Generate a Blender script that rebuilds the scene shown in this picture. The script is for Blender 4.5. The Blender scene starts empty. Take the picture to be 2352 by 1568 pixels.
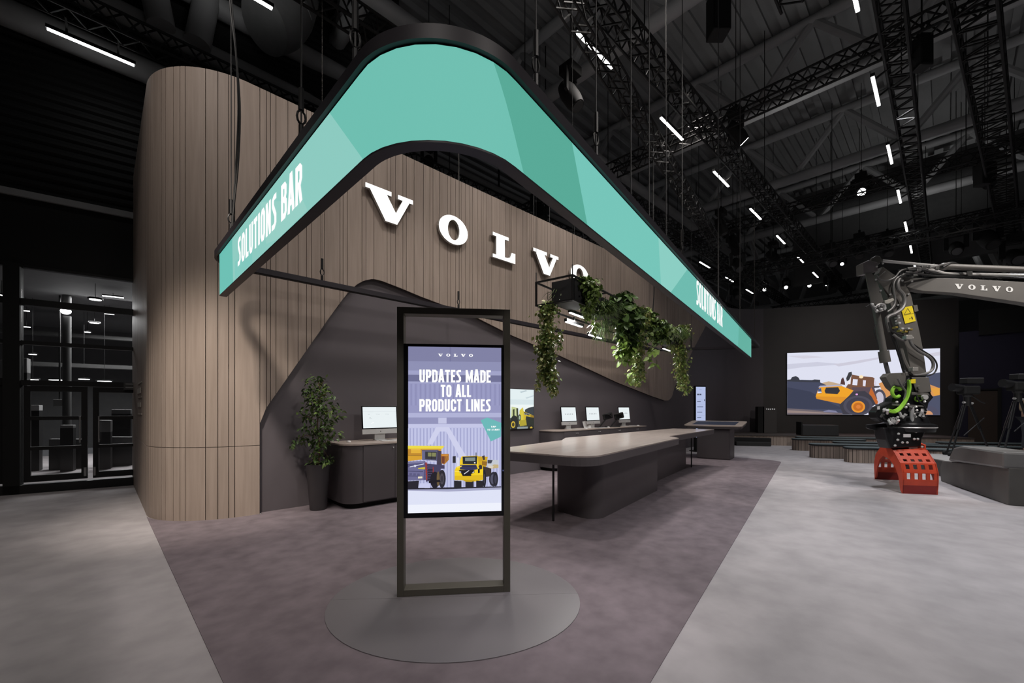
import bpy, bmesh, math, random
from mathutils import Vector, Matrix
random.seed(7)
SC = bpy.context.scene
COL = SC.collection
PI = math.pi
R = math.radians

# ------------------------------------------------------------------ camera
# The stand's back wall runs along X; Y points into it.  Eye height 1.6 m.
F, CX, YH, EYE = 972.0, 1176.0, 937.0, 1.6
CAMX = (0.7164, -0.6977)
CAMZ = (0.6977, 0.7164)
cd = bpy.data.cameras.new('camera')
cd.sensor_fit = 'HORIZONTAL'
cd.sensor_width = 36.0
cd.lens = 36.0 * F / 2352.0
cd.shift_y = (YH - 784.0) / 2352.0
cd.clip_start = 0.05
cd.clip_end = 300
cam = bpy.data.objects.new('camera', cd)
COL.objects.link(cam)
cam.location = (0, 0, EYE)
cam.rotation_euler = (PI / 2, 0, -math.atan2(CAMZ[0], CAMZ[1]))
SC.camera = cam

# ------------------------------------------------------------------ view, world
SC.view_settings.view_transform = 'Standard'
SC.view_settings.look = 'None'
SC.view_settings.exposure = 0.0
SC.view_settings.gamma = 1.0
SC.view_settings.use_curve_mapping = False
SC.cycles.max_bounces = 6
SC.cycles.diffuse_bounces = 3
SC.cycles.glossy_bounces = 3
SC.cycles.transmission_bounces = 6
SC.cycles.transparent_max_bounces = 8
SC.cycles.caustics_reflective = False
SC.cycles.caustics_refractive = False
SC.cycles.sample_clamp_indirect = 6.0
W = bpy.data.worlds.new('hall_air')
SC.world = W
W.use_nodes = True
W.node_tree.nodes['Background'].inputs[0].default_value = (0.93, 0.95, 1.0, 1)
W.node_tree.nodes['Background'].inputs[1].default_value = 0.07

# ------------------------------------------------------------------ rig lights of the hall (spots and strip rows on the trusses) and added fill lamps
def lamp(kind, name, loc, energy, aim=None, color=(1, 1, 1), size=0.3, spot=60, blend=0.6, sy=None):
    d = bpy.data.lights.new(name, kind)
    d.energy = energy
    d.color = color
    if kind == 'AREA':
        d.shape = 'RECTANGLE' if sy else 'DISK'
        d.size = size
        if sy: d.size_y = sy
    if kind == 'SPOT':
        d.spot_size = R(spot); d.spot_blend = blend; d.shadow_soft_size = size
    if kind == 'POINT':
        d.shadow_soft_size = size
    o = bpy.data.objects.new(name, d)
    COL.objects.link(o)
    o.location = loc
    if aim is not None:
        o.rotation_euler = (Vector(aim) - Vector(loc)).to_track_quat('-Z', 'Y').to_euler()
    return o

WARM = (1.0, 0.93, 0.88)
COOL = (0.95, 0.96, 1.0)
# wash on the wood wall, from the truss out in front of it
for (x, y, ax, e) in ((-1.2, 5.0, 1.0, 430), (1.2, 4.3, 1.6, 260), (4.4, 4.4, 4.4, 450), (7.8, 4.4, 7.8, 600), (11.4, 4.4, 10.8, 640)):
    lamp('SPOT', 'wall_wash_spot', (x, y, 9.6), e, (ax, 7.3, 2.6), WARM, 0.3, 84, 0.9)
lamp('SPOT', 'wall_wash_spot', (-1.1, 3.1, 7.0), 2150, (1.15, 7.5, .95), (1.0, .90, .80), 0.3, 30, 0.9)
lamp('SPOT', 'table_fill', (12.6, 4.4, 8.4), 520, (14.2, 5.2, 1.0), WARM, 0.2, 30, 0.8)  # extra lamp added to brighten the touch table top
lamp('SPOT', 'plant_spot', (3.6, 2.3, 7.4), 430, (7.2, 4.2, 3.0), WARM, 0.2, 50, 0.9)
# aisle lights over the pale carpet
for (x, y, e) in ((4.5, -1.2, 1000), (8.5, -0.8, 1200), (13.0, 0.6, 1350), (18.2, 2.6, 1000), (14.5, -3.5, 1000)):
    lamp('SPOT', 'aisle_spot', (x, y, 8.4), e, (x + 0.3, y - 0.2, 0), COOL, 0.3, 75, 0.8)
lamp('SPOT', 'aisle_spot', (-2.6, 4.0, 8.2), 150, (-1.2, 4.8, 0), WARM, 0.3, 80, 0.8)
# bar and counters
for (x, y, ax, ay, e) in ((3.2, 4.2, 2.6, 3.2, 700), (6.2, 6.9, 6.2, 3.6, 800), (10.4, 6.8, 10.2, 3.6, 900), (4.6, 3.0, 4.6, 7.0, 420), (9.0, 3.2, 9.4, 7.0, 500)):
    lamp('SPOT', 'bar_spot', (x, y, 8.6), e, (ax, ay, 0.4), WARM, 0.25, 60, 0.8)
lamp('SPOT', 'disc_spot', (5.2, 0.4, 7.8), 560, (2.75, 2.15, 0), (1.0, 0.93, 0.97), 0.12, 16, 0.8)
# unseen fill added above the trusses, turned up to brighten the roof
for (x, y, e) in ((1.5, 8.5, 45), (6.5, 4.0, 40), (9.5, -2.0, 34), (15.5, 3.5, 40), (16.5, -5.0, 42), (24.5, 1.0, 80), (33.0, 0.0, 240)):
    lamp('SPOT', 'roof_fill', (x, y, 9.2), e, (x, y, 13), (1, 1, 1), 0.3, 165, 0.5)
# soft unseen fill added behind the visitor, towards the nose of the stand
lamp('SPOT', 'front_fill', (-3.5, -3.0, 8.5), 620, (1.9, 2.8, 1.0), WARM, 0.5, 30, 0.8)
lamp('SPOT', 'front_fill', (3.0, -5.5, 8.5), 900, (5.0, 3.0, 0.6), WARM, 0.5, 60, 0.8)
lamp('SPOT', 'stage_light', (19.0, -1.0, 7.4), 260, (23.5, 2.0, 2.6), WARM, 0.3, 90, 0.9)
lamp('SPOT', 'boom_fill', (7.6, -4.0, 7.0), 900, (12.5, -1.2, 3.6), WARM, 0.3, 50, 0.8)  # added out of view to lift the boom's brightness
lamp('SPOT', 'grapple_spot', (10.0, -2.5, 7.8), 900, (11.9, 0.4, 1.2), WARM, 0.2, 40, 0.7)

# ------------------------------------------------------------------ pixel rays -> points on real planes
def ray(x, y):
    c = (x - CX) / F
    return Vector((c * CAMX[0] + CAMZ[0], c * CAMX[1] + CAMZ[1], -(y - YH) / F))
EYEV = Vector((0, 0, EYE))
def onZ(x, y, z=0.0):
    r = ray(x, y); return EYEV + r * ((z - EYE) / r.z)
def onY(x, y, Y):
    r = ray(x, y); return EYEV + r * (Y / r.y)
def at(x, y, D):
    return EYEV + ray(x, y) * D
def onpl(x, y, p, n):
    r = ray(x, y); return EYEV + r * ((Vector(p) - EYEV).dot(Vector(n)) / r.dot(Vector(n)))
FWD = Vector((CAMZ[0], CAMZ[1], 0)); RGT = Vector((CAMX[0], CAMX[1], 0)); UP = Vector((0, 0, 1))

# ------------------------------------------------------------------ materials
def lin(c):
    return tuple(((v / 255) / 12.92 if v / 255 <= 0.04045 else ((v / 255 + 0.055) / 1.055) ** 2.4) for v in c)
MATS = {}
def mat(name, col, rough=0.5, metal=0.0, amt=0.06, scale=6.0, bump=0.0, stretch=None, spec=0.5):
    """Procedural surface: a base colour broken up by noise, optional bump."""
    if name in MATS: return MATS[name]
    m = bpy.data.materials.new(name); m.use_nodes = True
    nt = m.node_tree; N = nt.nodes; L = nt.links
    b = N['Principled BSDF']
    b.inputs['Roughness'].default_value = rough
    b.inputs['Metallic'].default_value = metal
    b.inputs['Specular IOR Level'].default_value = spec
    tc = N.new('ShaderNodeTexCoord'); mp = N.new('ShaderNodeMapping')
    L.new(tc.outputs['Object'], mp.inputs[0])
    if stretch: mp.inputs['Scale'].default_value = stretch
    nz = N.new('ShaderNodeTexNoise'); nz.inputs['Scale'].default_value = scale; nz.inputs['Detail'].default_value = 5
    L.new(mp.outputs[0], nz.inputs['Vector'])
    r = N.new('ShaderNodeValToRGB')
    r.color_ramp.elements[0].position = 0.3; r.color_ramp.elements[1].position = 0.7
    r.color_ramp.elements[0].color = tuple(max(0, c * (1 - amt)) for c in col) + (1,)
    r.color_ramp.elements[1].color = tuple(min(1, c * (1 + amt)) for c in col) + (1,)
    L.new(nz.outputs['Fac'], r.inputs[0]); L.new(r.outputs[0], b.inputs['Base Color'])
    if bump:
        bp = N.new('ShaderNodeBump'); bp.inputs['Strength'].default_value = bump; bp.inputs['Distance'].default_value = 0.02
        L.new(nz.outputs['Fac'], bp.inputs['Height']); L.new(bp.outputs[0], b.inputs['Normal'])
    MATS[name] = m
    return m
def emis(name, col, s=1.0):
    if name in MATS: return MATS[name]
    m = bpy.data.materials.new(name); m.use_nodes = True
    b = m.node_tree.nodes['Principled BSDF']
    b.inputs['Base Color'].default_value = (0.02, 0.02, 0.02, 1)
    b.inputs['Roughness'].default_value = 0.6
    b.inputs['Specular IOR Level'].default_value = 0.05
    b.inputs['Emission Color'].default_value = tuple(col) + (1,)
    b.inputs['Emission Strength'].default_value = s
    MATS[name] = m
    return m
def px(r, g, b, s=1.0):
    """Screen colour given as it looks lit (0-255)."""
    return emis('screen_%d_%d_%d' % (r, g, b) + ('' if s == 1 else '_%g' % s), lin((r, g, b)), s)
def glass(name, tint=(1, 1, 1), alpha=0.12):
    if name in MATS: return MATS[name]
    m = bpy.data.materials.new(name); m.use_nodes = True
    nt = m.node_tree; N = nt.nodes; L = nt.links
    N.remove(N['Principled BSDF'])
    tr = N.new('ShaderNodeBsdfTransparent'); tr.inputs[0].default_value = tuple(tint) + (1,)
    gl = N.new('ShaderNodeBsdfGlossy'); gl.inputs['Roughness'].default_value = 0.05
    fr = N.new('ShaderNodeFresnel'); fr.inputs[0].default_value = 1.45
    mx = N.new('ShaderNodeMixShader')
    L.new(fr.outputs[0], mx.inputs[0]); L.new(tr.outputs[0], mx.inputs[1]); L.new(gl.outputs[0], mx.inputs[2])
    L.new(mx.outputs[0], N['Material Output'].inputs[0])
    MATS[name] = m
    return m
def wood(name, col, dark, axis='z', scale=1.0, tone=True, rough=.55):
    """Pale oak veneer: grain stretched along one axis, per-plank tone from the mesh's own colour layer."""
    if name in MATS: return MATS[name]
    m = bpy.data.materials.new(name); m.use_nodes = True
    nt = m.node_tree; N = nt.nodes; L = nt.links
    b = N['Principled BSDF']; b.inputs['Roughness'].default_value = rough; b.inputs['Specular IOR Level'].default_value = 0.3
    tc = N.new('ShaderNodeTexCoord'); mp = N.new('ShaderNodeMapping')
    L.new(tc.outputs['Object'], mp.inputs[0])
    mp.inputs['Scale'].default_value = {'z': (22, 22, 1.2), 'x': (1.5, 22, 22)}[axis]
    nz = N.new('ShaderNodeTexNoise'); nz.inputs['Scale'].default_value = scale; nz.inputs['Detail'].default_value = 6
    L.new(mp.outputs[0], nz.inputs['Vector'])
    r = N.new('ShaderNodeValToRGB')
    r.color_ramp.elements[0].position = 0.3; r.color_ramp.elements[1].position = 0.72
    r.color_ramp.elements[0].color = tuple(dark) + (1,); r.color_ramp.elements[1].color = tuple(col) + (1,)
    L.new(nz.outputs['Fac'], r.inputs[0])
    if rough < .35: b.inputs['Coat Weight'].default_value = .14; b.inputs['Coat Roughness'].default_value = .05
    if tone:
        at_ = N.new('ShaderNodeAttribute'); at_.attribute_name = 'tone'
        mx = N.new('ShaderNodeMix'); mx.data_type = 'RGBA'; mx.blend_type = 'MULTIPLY'; mx.inputs[0].default_value = 1
        L.new(r.outputs[0], mx.inputs[6]); L.new(at_.outputs['Color'], mx.inputs[7]); L.new(mx.outputs[2], b.inputs['Base Color'])
    else:
        L.new(r.outputs[0], b.inputs['Base Color'])
    MATS[name] = m
    return m

# ------------------------------------------------------------------ mesh builder
MW = {}                                                    # world matrix of every root / part
class MB:
    def __init__(s): s.v = []; s.f = []; s.mi = []; s.cur = 0; s.tone = []; s.t = 1.0
    def add(s, vs, fs):
        n = len(s.v); s.v += [Vector(v) for v in vs]
        for f in fs:
            s.f.append(tuple(i + n for i in f)); s.mi.append(s.cur); s.tone.append(s.t)
        return s
    def box(s, c, d, rz=0.0, rot=None):
        M = rot if rot is not None else Matrix.Rotation(rz, 3, 'Z')
        c = Vector(c); h = [x / 2 for x in d]
        vs = [c + M @ Vector((sx * h[0], sy * h[1], sz * h[2])) for sz in (-1, 1) for sy in (-1, 1) for sx in (-1, 1)]
        return s.add(vs, [(0, 2, 3, 1), (4, 5, 7, 6), (0, 1, 5, 4), (2, 6, 7, 3), (0, 4, 6, 2), (1, 3, 7, 5)])
    def bar(s, a, b, w, h=None, up=UP):
        a = Vector(a); b = Vector(b); h = h or w
        d = (b - a).normalized(); u = up
        if abs(d.dot(u)) > 0.98: u = Vector((1, 0, 0))
        x = d.cross(u).normalized(); y = x.cross(d).normalized()
        vs = [p + x * (w / 2 * sx) + y * (h / 2 * sy) for p in (a, b) for sx, sy in ((-1, -1), (1, -1), (1, 1), (-1, 1))]
        return s.add(vs, [(0, 3, 2, 1), (4, 5, 6, 7), (0, 1, 5, 4), (1, 2, 6, 5), (2, 3, 7, 6), (3, 0, 4, 7)])
    def tube(s, pts, r, n=8, cap=True):
        pts = [Vector(p) for p in pts]; m = len(pts)
        rs = r if isinstance(r, (list, tuple)) else [r] * m
        d0 = (pts[1] - pts[0]).normalized()
        u = Vector((0, 0, 1)) if abs(d0.z) < 0.9 else Vector((1, 0, 0))
        x = d0.cross(u).normalized(); vs = []
        for i, p in enumerate(pts):
            d = (pts[min(i + 1, m - 1)] - pts[max(i - 1, 0)]).normalized()
            x = (x - d * x.dot(d)).normalized(); y = d.cross(x)
            for k in range(n):
                a = 2 * PI * k / n
                vs.append(p + (x * math.cos(a) + y * math.sin(a)) * rs[i])
        fs = [(i * n + k, i * n + (k + 1) % n, (i + 1) * n + (k + 1) % n, (i + 1) * n + k) for i in range(m - 1) for k in range(n)]
        if cap: fs += [tuple(reversed(range(n))), tuple(range((m - 1) * n, m * n))]
        return s.add(vs, fs)
    def prism(s, poly, z0, z1):
        n = len(poly); a = sum(poly[i][0] * poly[(i + 1) % n][1] - poly[(i + 1) % n][0] * poly[i][1] for i in range(n))
        if a < 0: poly = poly[::-1]
        vs = [(p[0], p[1], z0) for p in poly] + [(p[0], p[1], z1) for p in poly]
        return s.add(vs, [tuple(reversed(range(n))), tuple(range(n, 2 * n))] + [(i, (i + 1) % n, n + (i + 1) % n, n + i) for i in range(n)])
    def extr(s, poly, vec):
        n = len(poly); vec = Vector(vec); P = [Vector(p) for p in poly]
        nn = Vector((0, 0, 0))
        for i in range(n): nn += (P[i] - P[0]).cross(P[(i + 1) % n] - P[0])
        if nn.dot(vec) < 0: P.reverse()
        return s.add(P + [p + vec for p in P], [tuple(reversed(range(n))), tuple(range(n, 2 * n))] + [(i, (i + 1) % n, n + (i + 1) % n, n + i) for i in range(n)])
    def lathe(s, prof, c, n=24, M=None):
        c = Vector(c); M = M or Matrix.Identity(3); m = len(prof)
        vs = [c + M @ Vector((r * math.cos(2 * PI * k / n), r * math.sin(2 * PI * k / n), z)) for r, z in prof for k in range(n)]
        fs = [(i * n + k, i * n + (k + 1) % n, (i + 1) * n + (k + 1) % n, (i + 1) * n + k) for i in range(m - 1) for k in range(n)]
        fs += [tuple(reversed(range(n))), tuple(range((m - 1) * n, m * n))]
        return s.add(vs, fs)
    def cyl(s, a, b, r, n=16):
        return s.tube([a, b], r, n)
    def sphere(s, c, r, n=12, sc=(1, 1, 1)):
        c = Vector(c); m = n // 2
        prof = [(r * math.sin(PI * i / m), -r * math.cos(PI * i / m)) for i in range(m + 1)]
        vs = []
        for q, z in prof:
            for k in range(n):
                vs.append(c + Vector((max(q, 1e-4) * math.cos(2 * PI * k / n) * sc[0], max(q, 1e-4) * math.sin(2 * PI * k / n) * sc[1], z * sc[2])))
        return s.add(vs, [(i * n + k, i * n + (k + 1) % n, (i + 1) * n + (k + 1) % n, (i + 1) * n + k) for i in range(m) for k in range(n)])
    def poly(s, pts): return s.add(pts, [tuple(range(len(pts)))])
    def build(s, name, mats, parent=None, smooth=False, bevel=0.0, local=False):
        if not isinstance(mats, (list, tuple)): mats = [mats]
        me = bpy.data.meshes.new(name)
        vs = s.v
        if parent is not None and not local:
            inv = MW[parent.name].inverted(); vs = [inv @ v for v in vs]
        me.from_pydata([tuple(v) for v in vs], [], s.f)
        for m in mats: me.materials.append(m)
        me.polygons.foreach_set('material_index', s.mi)
        if any(t != 1.0 for t in s.tone):
            ca = me.color_attributes.new('tone', 'FLOAT_COLOR', 'CORNER')
            for p in me.polygons:
                t = s.tone[p.index]
                for li in p.loop_indices: ca.data[li].color = (t, t, t, 1)
        me.update()
        if smooth:
            me.polygons.foreach_set('use_smooth', [True] * len(me.polygons))
            try: me.set_sharp_from_angle(angle=R(40))
            except Exception: pass
        o = bpy.data.objects.new(name, me); COL.objects.link(o)
        if bevel:
            b = o.modifiers.new('edge', 'BEVEL'); b.width = bevel; b.segments = 2; b.limit_method = 'ANGLE'; b.angle_limit = R(40)
        if parent is not None:
            o.parent = parent; MW[o.name] = MW[parent.name]
        else: MW[o.name] = Matrix.Identity(4)
        return o

def tag(o, label=None, cat=None, group=None, kind=None):
    if label: o['label'] = label
    if cat: o['category'] = cat
    if group: o['group'] = group
    if kind: o['kind'] = kind
    return o
def thing(name, label, cat, loc=(0, 0, 0), rz=0.0, group=None):
    o = bpy.data.objects.new(name, None); COL.objects.link(o)
    o.empty_display_size = 0.2
    o.location = loc; o.rotation_euler = (0, 0, rz)
    MW[o.name] = Matrix.Translation(Vector(loc)) @ Matrix.Rotation(rz, 4, 'Z')
    return tag(o, label, cat, group)
def struct(o, label, cat): return tag(o, label, cat, None, 'structure')
def kids(o): return [c for c in list(COL.objects) if c.parent == o]
KID = {}
def dup(root, loc=None, rz=None, label=None, scale=None):
    if root.name not in KID:
        KID[root.name] = [(c, kids(c)) for c in kids(root)]
    r = root.copy(); COL.objects.link(r)
    if loc is not None: r.location = loc
    if rz is not None: r.rotation_euler = (0, 0, rz)
    if scale is not None: r.scale = scale
    if label: r['label'] = label
    MW[r.name] = Matrix.Translation(r.location) @ r.rotation_euler.to_matrix().to_4x4()
    for c, gs in KID[root.name]:
        d = c.copy(); COL.objects.link(d); d.parent = r
        for g in gs:
            e = g.copy(); COL.objects.link(e); e.parent = d
    return r
ORD = ['first', 'second', 'third', 'fourth', 'fifth', 'sixth', 'seventh', 'eighth', 'ninth', 'tenth', 'eleventh', 'twelfth']

def arc(c, r, a0, a1, n):
    return [(c[0] + r * math.cos(R(a0 + (a1 - a0) * i / n)), c[1] + r * math.sin(R(a0 + (a1 - a0) * i / n))) for i in range(n + 1)]
def fillet(poly, rad, n=8):
    """Round the corners of a 2D polygon (rad: number or list)."""
    out = []; m = len(poly)
    for i, p in enumerate(poly):
        r = rad[i] if isinstance(rad, (list, tuple)) else rad
        P = Vector(p); A = Vector(poly[i - 1]) - P; B = Vector(poly[(i + 1) % m]) - P
        if r <= 0: out.append(tuple(P)); continue
        la, lb = A.length, B.length; A.normalize(); B.normalize()
        th = A.angle(B); t = r / math.tan(th / 2)
        t = min(t, la * 0.49, lb * 0.49); r2 = t * math.tan(th / 2)
        c = P + (A + B).normalized() * (r2 / math.sin(th / 2))
        a = P + A * t - c; b = P + B * t - c
        a0 = math.atan2(a.y, a.x); a1 = math.atan2(b.y, b.x)
        d = (a1 - a0 + PI) % (2 * PI) - PI
        for k in range(n + 1):
            an = a0 + d * k / n
            out.append((c.x + r2 * math.cos(an), c.y + r2 * math.sin(an)))
    return out
def smooth_path(pts, n=6):
    """Catmull-Rom through 3D points."""
    P = [Vector(p) for p in pts]; out = []
    for i in range(len(P) - 1):
        a = P[max(i - 1, 0)]; b = P[i]; c = P[i + 1]; d = P[min(i + 2, len(P) - 1)]
        for k in range(n):
            t = k / n
            out.append(0.5 * ((2 * b) + (c - a) * t + (2 * a - 5 * b + 4 * c - d) * t * t + (3 * b - a - 3 * c + d) * t ** 3))
    out.append(P[-1])
    return out

# ------------------------------------------------------------------ lettering
def thick(path, w, closed=False):
    """Mitred stroke polygons (quads) for a 2D polyline."""
    P = [Vector(p) for p in path]; n = len(P); L, Rr = [], []
    for i in range(n):
        if closed: a, b = P[i - 1], P[(i + 1) % n]
        else: a, b = P[max(i - 1, 0)], P[min(i + 1, n - 1)]
        d1 = (P[i] - a); d2 = (b - P[i])
        if d1.length < 1e-6: d1 = d2
        if d2.length < 1e-6: d2 = d1
        d1.normalize(); d2.normalize()
        n1 = Vector((-d1.y, d1.x)); n2 = Vector((-d2.y, d2.x))
        m = (n1 + n2).normalized(); k = (w / 2) / max(0.35, m.dot(n1))
        L.append(P[i] + m * k); Rr.append(P[i] - m * k)
    rng = range(n) if closed else range(n - 1)
    return [[tuple(L[i]), tuple(Rr[i]), tuple(Rr[(i + 1) % n]), tuple(L[(i + 1) % n])] for i in rng]
SW = 0.165
def _o(W=0.42):
    h = SW / 2; x0, x1 = h, W - h
    return [(x0, .2), (x0, .8), (x0 + .075, 1 - h), (x1 - .075, 1 - h), (x1, .8), (x1, .2), (x1 - .075, h), (x0 + .075, h)]
h_ = SW / 2
GLY = {
 'O': (.42, [('c', _o())]),
 'S': (.40, [('p', [(.38, 1 - h_), (.2, 1 - h_), (.10, .86), (.10, .70), (.30, .38), (.30, .18), (.2, h_), (.0, h_)])]),
 'L': (.34, [('p', [(h_, 1), (h_, h_), (.34, h_)])]),
 'U': (.42, [('p', [(h_, 1), (h_, .2), (h_ + .075, h_), (.42 - h_ - .075, h_), (.42 - h_, .2), (.42 - h_, 1)])]),
 'T': (.38, [('p', [(0, 1 - h_), (.38, 1 - h_)]), ('p', [(.19, .93), (.19, 0)])]),
 'I': (SW, [('p', [(h_, 0), (h_, 1)])]),
 'N': (.44, [('p', [(h_, 0), (h_, 1)]), ('p', [(.44 - h_, 0), (.44 - h_, 1)]), ('p', [(.06, .98), (.38, .02)])]),
 'B': (.42, [('p', [(h_, 0), (h_, 1)]), ('p', [(h_, 1 - h_), (.26, 1 - h_), (.33, .84), (.33, .66), (.26, .54), (h_, .54)]), ('p', [(.24, .54), (.345, .44), (.345, .18), (.27, h_), (h_, h_)])]),
 'A': (.44, [('p', [(.06, 0), (.2, .97), (.24, .97), (.38, 0)]), ('p', [(.1, .26), (.34, .26)])]),
 'R': (.42, [('p', [(h_, 0), (h_, 1)]), ('p', [(h_, 1 - h_), (.27, 1 - h_), (.345, .84), (.345, .6), (.27, .47), (h_, .47)]), ('p', [(.24, .47), (.36, 0)])]),
 'P': (.41, [('p', [(h_, 0), (h_, 1)]), ('p', [(h_, 1 - h_), (.27, 1 - h_), (.34, .84), (.34, .58), (.27, .44), (h_, .44)])]),
 'D': (.42, [('p', [(h_, 0), (h_, 1)]), ('p', [(h_, 1 - h_), (.24, 1 - h_), (.345, .82), (.345, .18), (.24, h_), (h_, h_)])]),
 'E': (.34, [('p', [(h_, 0), (h_, 1)]), ('p', [(h_, 1 - h_), (.34, 1 - h_)]), ('p', [(h_, .51), (.31, .51)]), ('p', [(h_, h_), (.34, h_)])]),
 'M': (.56, [('p', [(h_, 0), (h_, 1)]), ('p', [(.56 - h_, 0), (.56 - h_, 1)]), ('p', [(.07, .97), (.28, .22), (.49, .97)])]),
 'C': (.41, [('p', [(.345, .64), (.345, .8), (.27, 1 - h_), (h_ + .075, 1 - h_), (h_, .8), (h_, .2), (h_ + .075, h_), (.27, h_), (.345, .2), (.345, .36)])]),
 'V': (.44, [('p', [(.06, 1), (.2, .03), (.24, .03), (.38, 1)])]),
 '/': (.3, [('p', [(.02, 0), (.28, 1)])]),
 '-': (.26, [('p', [(.02, .5), (.24, .5)])]),
 ' ': (.2, []),
}
def text_polys(txt, gap=0.07):
    """Bold condensed capitals, height 1: (list of polygons, total width)."""
    x = 0; out = []
    for ch in txt:
        w, st = GLY[ch]
        for k, p in st:
            for q in thick(p, SW, k == 'c'): out.append([(a + x, b) for a, b in q])
        x += w + gap
    return out, x - gap
def serif(ch):
    """Bold slab-serif capitals for the maker's word sign, height 1: list of polygons."""
    if ch == 'V':
        return [[(0, 1), (.60, 1), (.60, .86), (.49, .86), (.71, .36), (.88, .86), (.76, .86), (.76, 1), (1.14, 1), (1.14, .86), (1.05, .86), (.74, 0), (.46, 0), (.10, .86), (0, .86)]], 1.14
    if ch == 'L':
        return [[(0, 1), (.64, 1), (.64, .87), (.48, .87), (.48, .14), (.58, .14), (.70, .2), (.77, .42), (.92, .42), (.92, 0), (0, 0), (0, .13), (.14, .13), (.14, .87), (0, .87)]], .92
    n = 28; out = []
    for i in range(n):
        a, b = 2 * PI * i / n, 2 * PI * (i + 1) / n
        out.append([(.5 + .5 * math.cos(a), .5 + .52 * math.sin(a)), (.5 + .5 * math.cos(b), .5 + .52 * math.sin(b)), (.5 + .2 * math.cos(b), .5 + .37 * math.sin(b)), (.5 + .2 * math.cos(a), .5 + .37 * math.sin(a))])
    return out, 1.0
WORD = 'VOLVO'
def serif_word(gap=0.75):
    x = 0; out = []
    for ch in WORD:
        ps, w = serif(ch)
        out += [[(a + x, b) for a, b in p] for p in ps]
        x += w + gap
    return out, x - gap

class Sheet:
    """Flat printed or lit picture on a plane: origin o (lower left), axes ax, ay (full width / height), layers stacked along the normal."""
    def __init__(s, o, ax, ay, step=0.0004):
        s.o = Vector(o); s.ax = Vector(ax); s.ay = Vector(ay)
        s.n = s.ax.cross(s.ay).normalized(); s.k = 1; s.mb = MB(); s.ms = []; s.step = step
    def p(s, u, v, d=None): return s.o + s.ax * u + s.ay * v + s.n * (s.step * (s.k if d is None else d))
    @staticmethod
    def clip(P):
        for ax_, lim, sg in ((0, 0, 1), (0, 1, -1), (1, 0, 1), (1, 1, -1)):
            out = []
            for i in range(len(P)):
                a, b = P[i - 1], P[i]; da, db = (a[ax_] - lim) * sg, (b[ax_] - lim) * sg
                if (da >= 0) != (db >= 0):
                    t = da / (da - db); out.append((a[0] + (b[0] - a[0]) * t, a[1] + (b[1] - a[1]) * t))
                if db >= 0: out.append(b)
            P = out
            if len(P) < 3: return []
        return P
    def poly(s, m, pts):
        pts = s.clip(list(pts))
        if len(pts) < 3: return
        if m not in s.ms: s.ms.append(m)
        s.mb.cur = s.ms.index(m)
        a = sum(pts[i][0] * pts[(i + 1) % len(pts)][1] - pts[(i + 1) % len(pts)][0] * pts[i][1] for i in range(len(pts)))
        if a < 0: pts = pts[::-1]
        s.mb.poly([s.p(u, v) for u, v in pts])
        s.k += 1
    def polys(s, m, L):
        k = s.k
        for q in L: s.k = k; s.poly(m, q)
        s.k = k + 1
    def rect(s, m, u0, v0, u1, v1): s.poly(m, [(u0, v0), (u1, v0), (u1, v1), (u0, v1)])
    def disc(s, m, u, v, ru, rv, n=24, a0=0, a1=360): s.poly(m, [(u + ru * math.cos(R(a0 + (a1 - a0) * i / n)), v + rv * math.sin(R(a0 + (a1 - a0) * i / n))) for i in range(n + (0 if a1 - a0 >= 360 else 1))])
    def text(s, m, txt, u, v, h, w=None, align='c', gap=0.07, pol=None):
        ps, tw = pol or text_polys(txt, gap)
        asp = s.ay.length / s.ax.length
        sx = h * asp if w is None else w / tw
        u0 = u - tw * sx / 2 if align == 'c' else u
        s.polys(m, [[(u0 + a * sx, v + b * h) for a, b in q] for q in ps])
    def build(s, name, parent=None): return s.mb.build(name, s.ms, parent)

# ================================================================== colours of the place
M_floor = mat('pale_carpet', (.40, .375, .384), 0.95, amt=.11, scale=3.2, bump=.02, spec=.1)
M_carpet = mat('plum_carpet', (.195, .163, .178), 0.95, amt=.17, scale=5.0, bump=.02, spec=.1)
M_dark = mat('dark_wall_paint', (.112, .098, .108), 0.6, amt=.03, scale=1.5)
M_cab = mat('dark_laminate', (.098, .086, .092), 0.5, amt=.04, scale=2)
M_black = mat('black_metal', (.012, .012, .013), 0.45, amt=.1)
M_blackm = mat('matt_black', (.006, .006, .006), 0.8, amt=.1)
M_ring = mat('black_anodised', (.024, .020, .026), 0.5, amt=.12, scale=4)
M_wood = wood('oak_veneer', (.40, .325, .275), (.33, .265, .222), 'z', 1.0)
M_woodx = wood('oak_top', (.50, .42, .37), (.41, .345, .305), 'x', 1.0, False, .4)
M_table = wood('oak_table_top', (.43, .37, .34), (.33, .285, .26), 'x', 1.0, False, .3)
M_groove = mat('dark_groove', (.03, .022, .018), .8)
M_led = mat('charcoal_wall', (.07, .063, .062), .55, amt=.05, scale=1.2)
M_hall = mat('hall_dark_steel', (.05, .05, .05), .7, amt=.15, scale=1.0)
M_pipe = mat('grey_roof_steel', (.34, .34, .34), .6, amt=.12, scale=1.0)
M_deck = mat('roof_deck', (.20, .20, .20), .7, amt=.1, scale=1.0)
M_truss = mat('black_truss', (.007, .007, .007), .7, amt=.2)
M_white = emis('white_led', (1, 1, 1), 14.0)
M_sign = emis('white_sign', (1, .985, .95), 1.6)
M_grey = mat('light_grey_metal', (.5, .5, .5), .35, .6)
M_alu = mat('silver_aluminium', (.62, .62, .62), .35, .3)
M_wire = mat('steel_wire', (.10, .10, .10), .6, .2)

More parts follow.
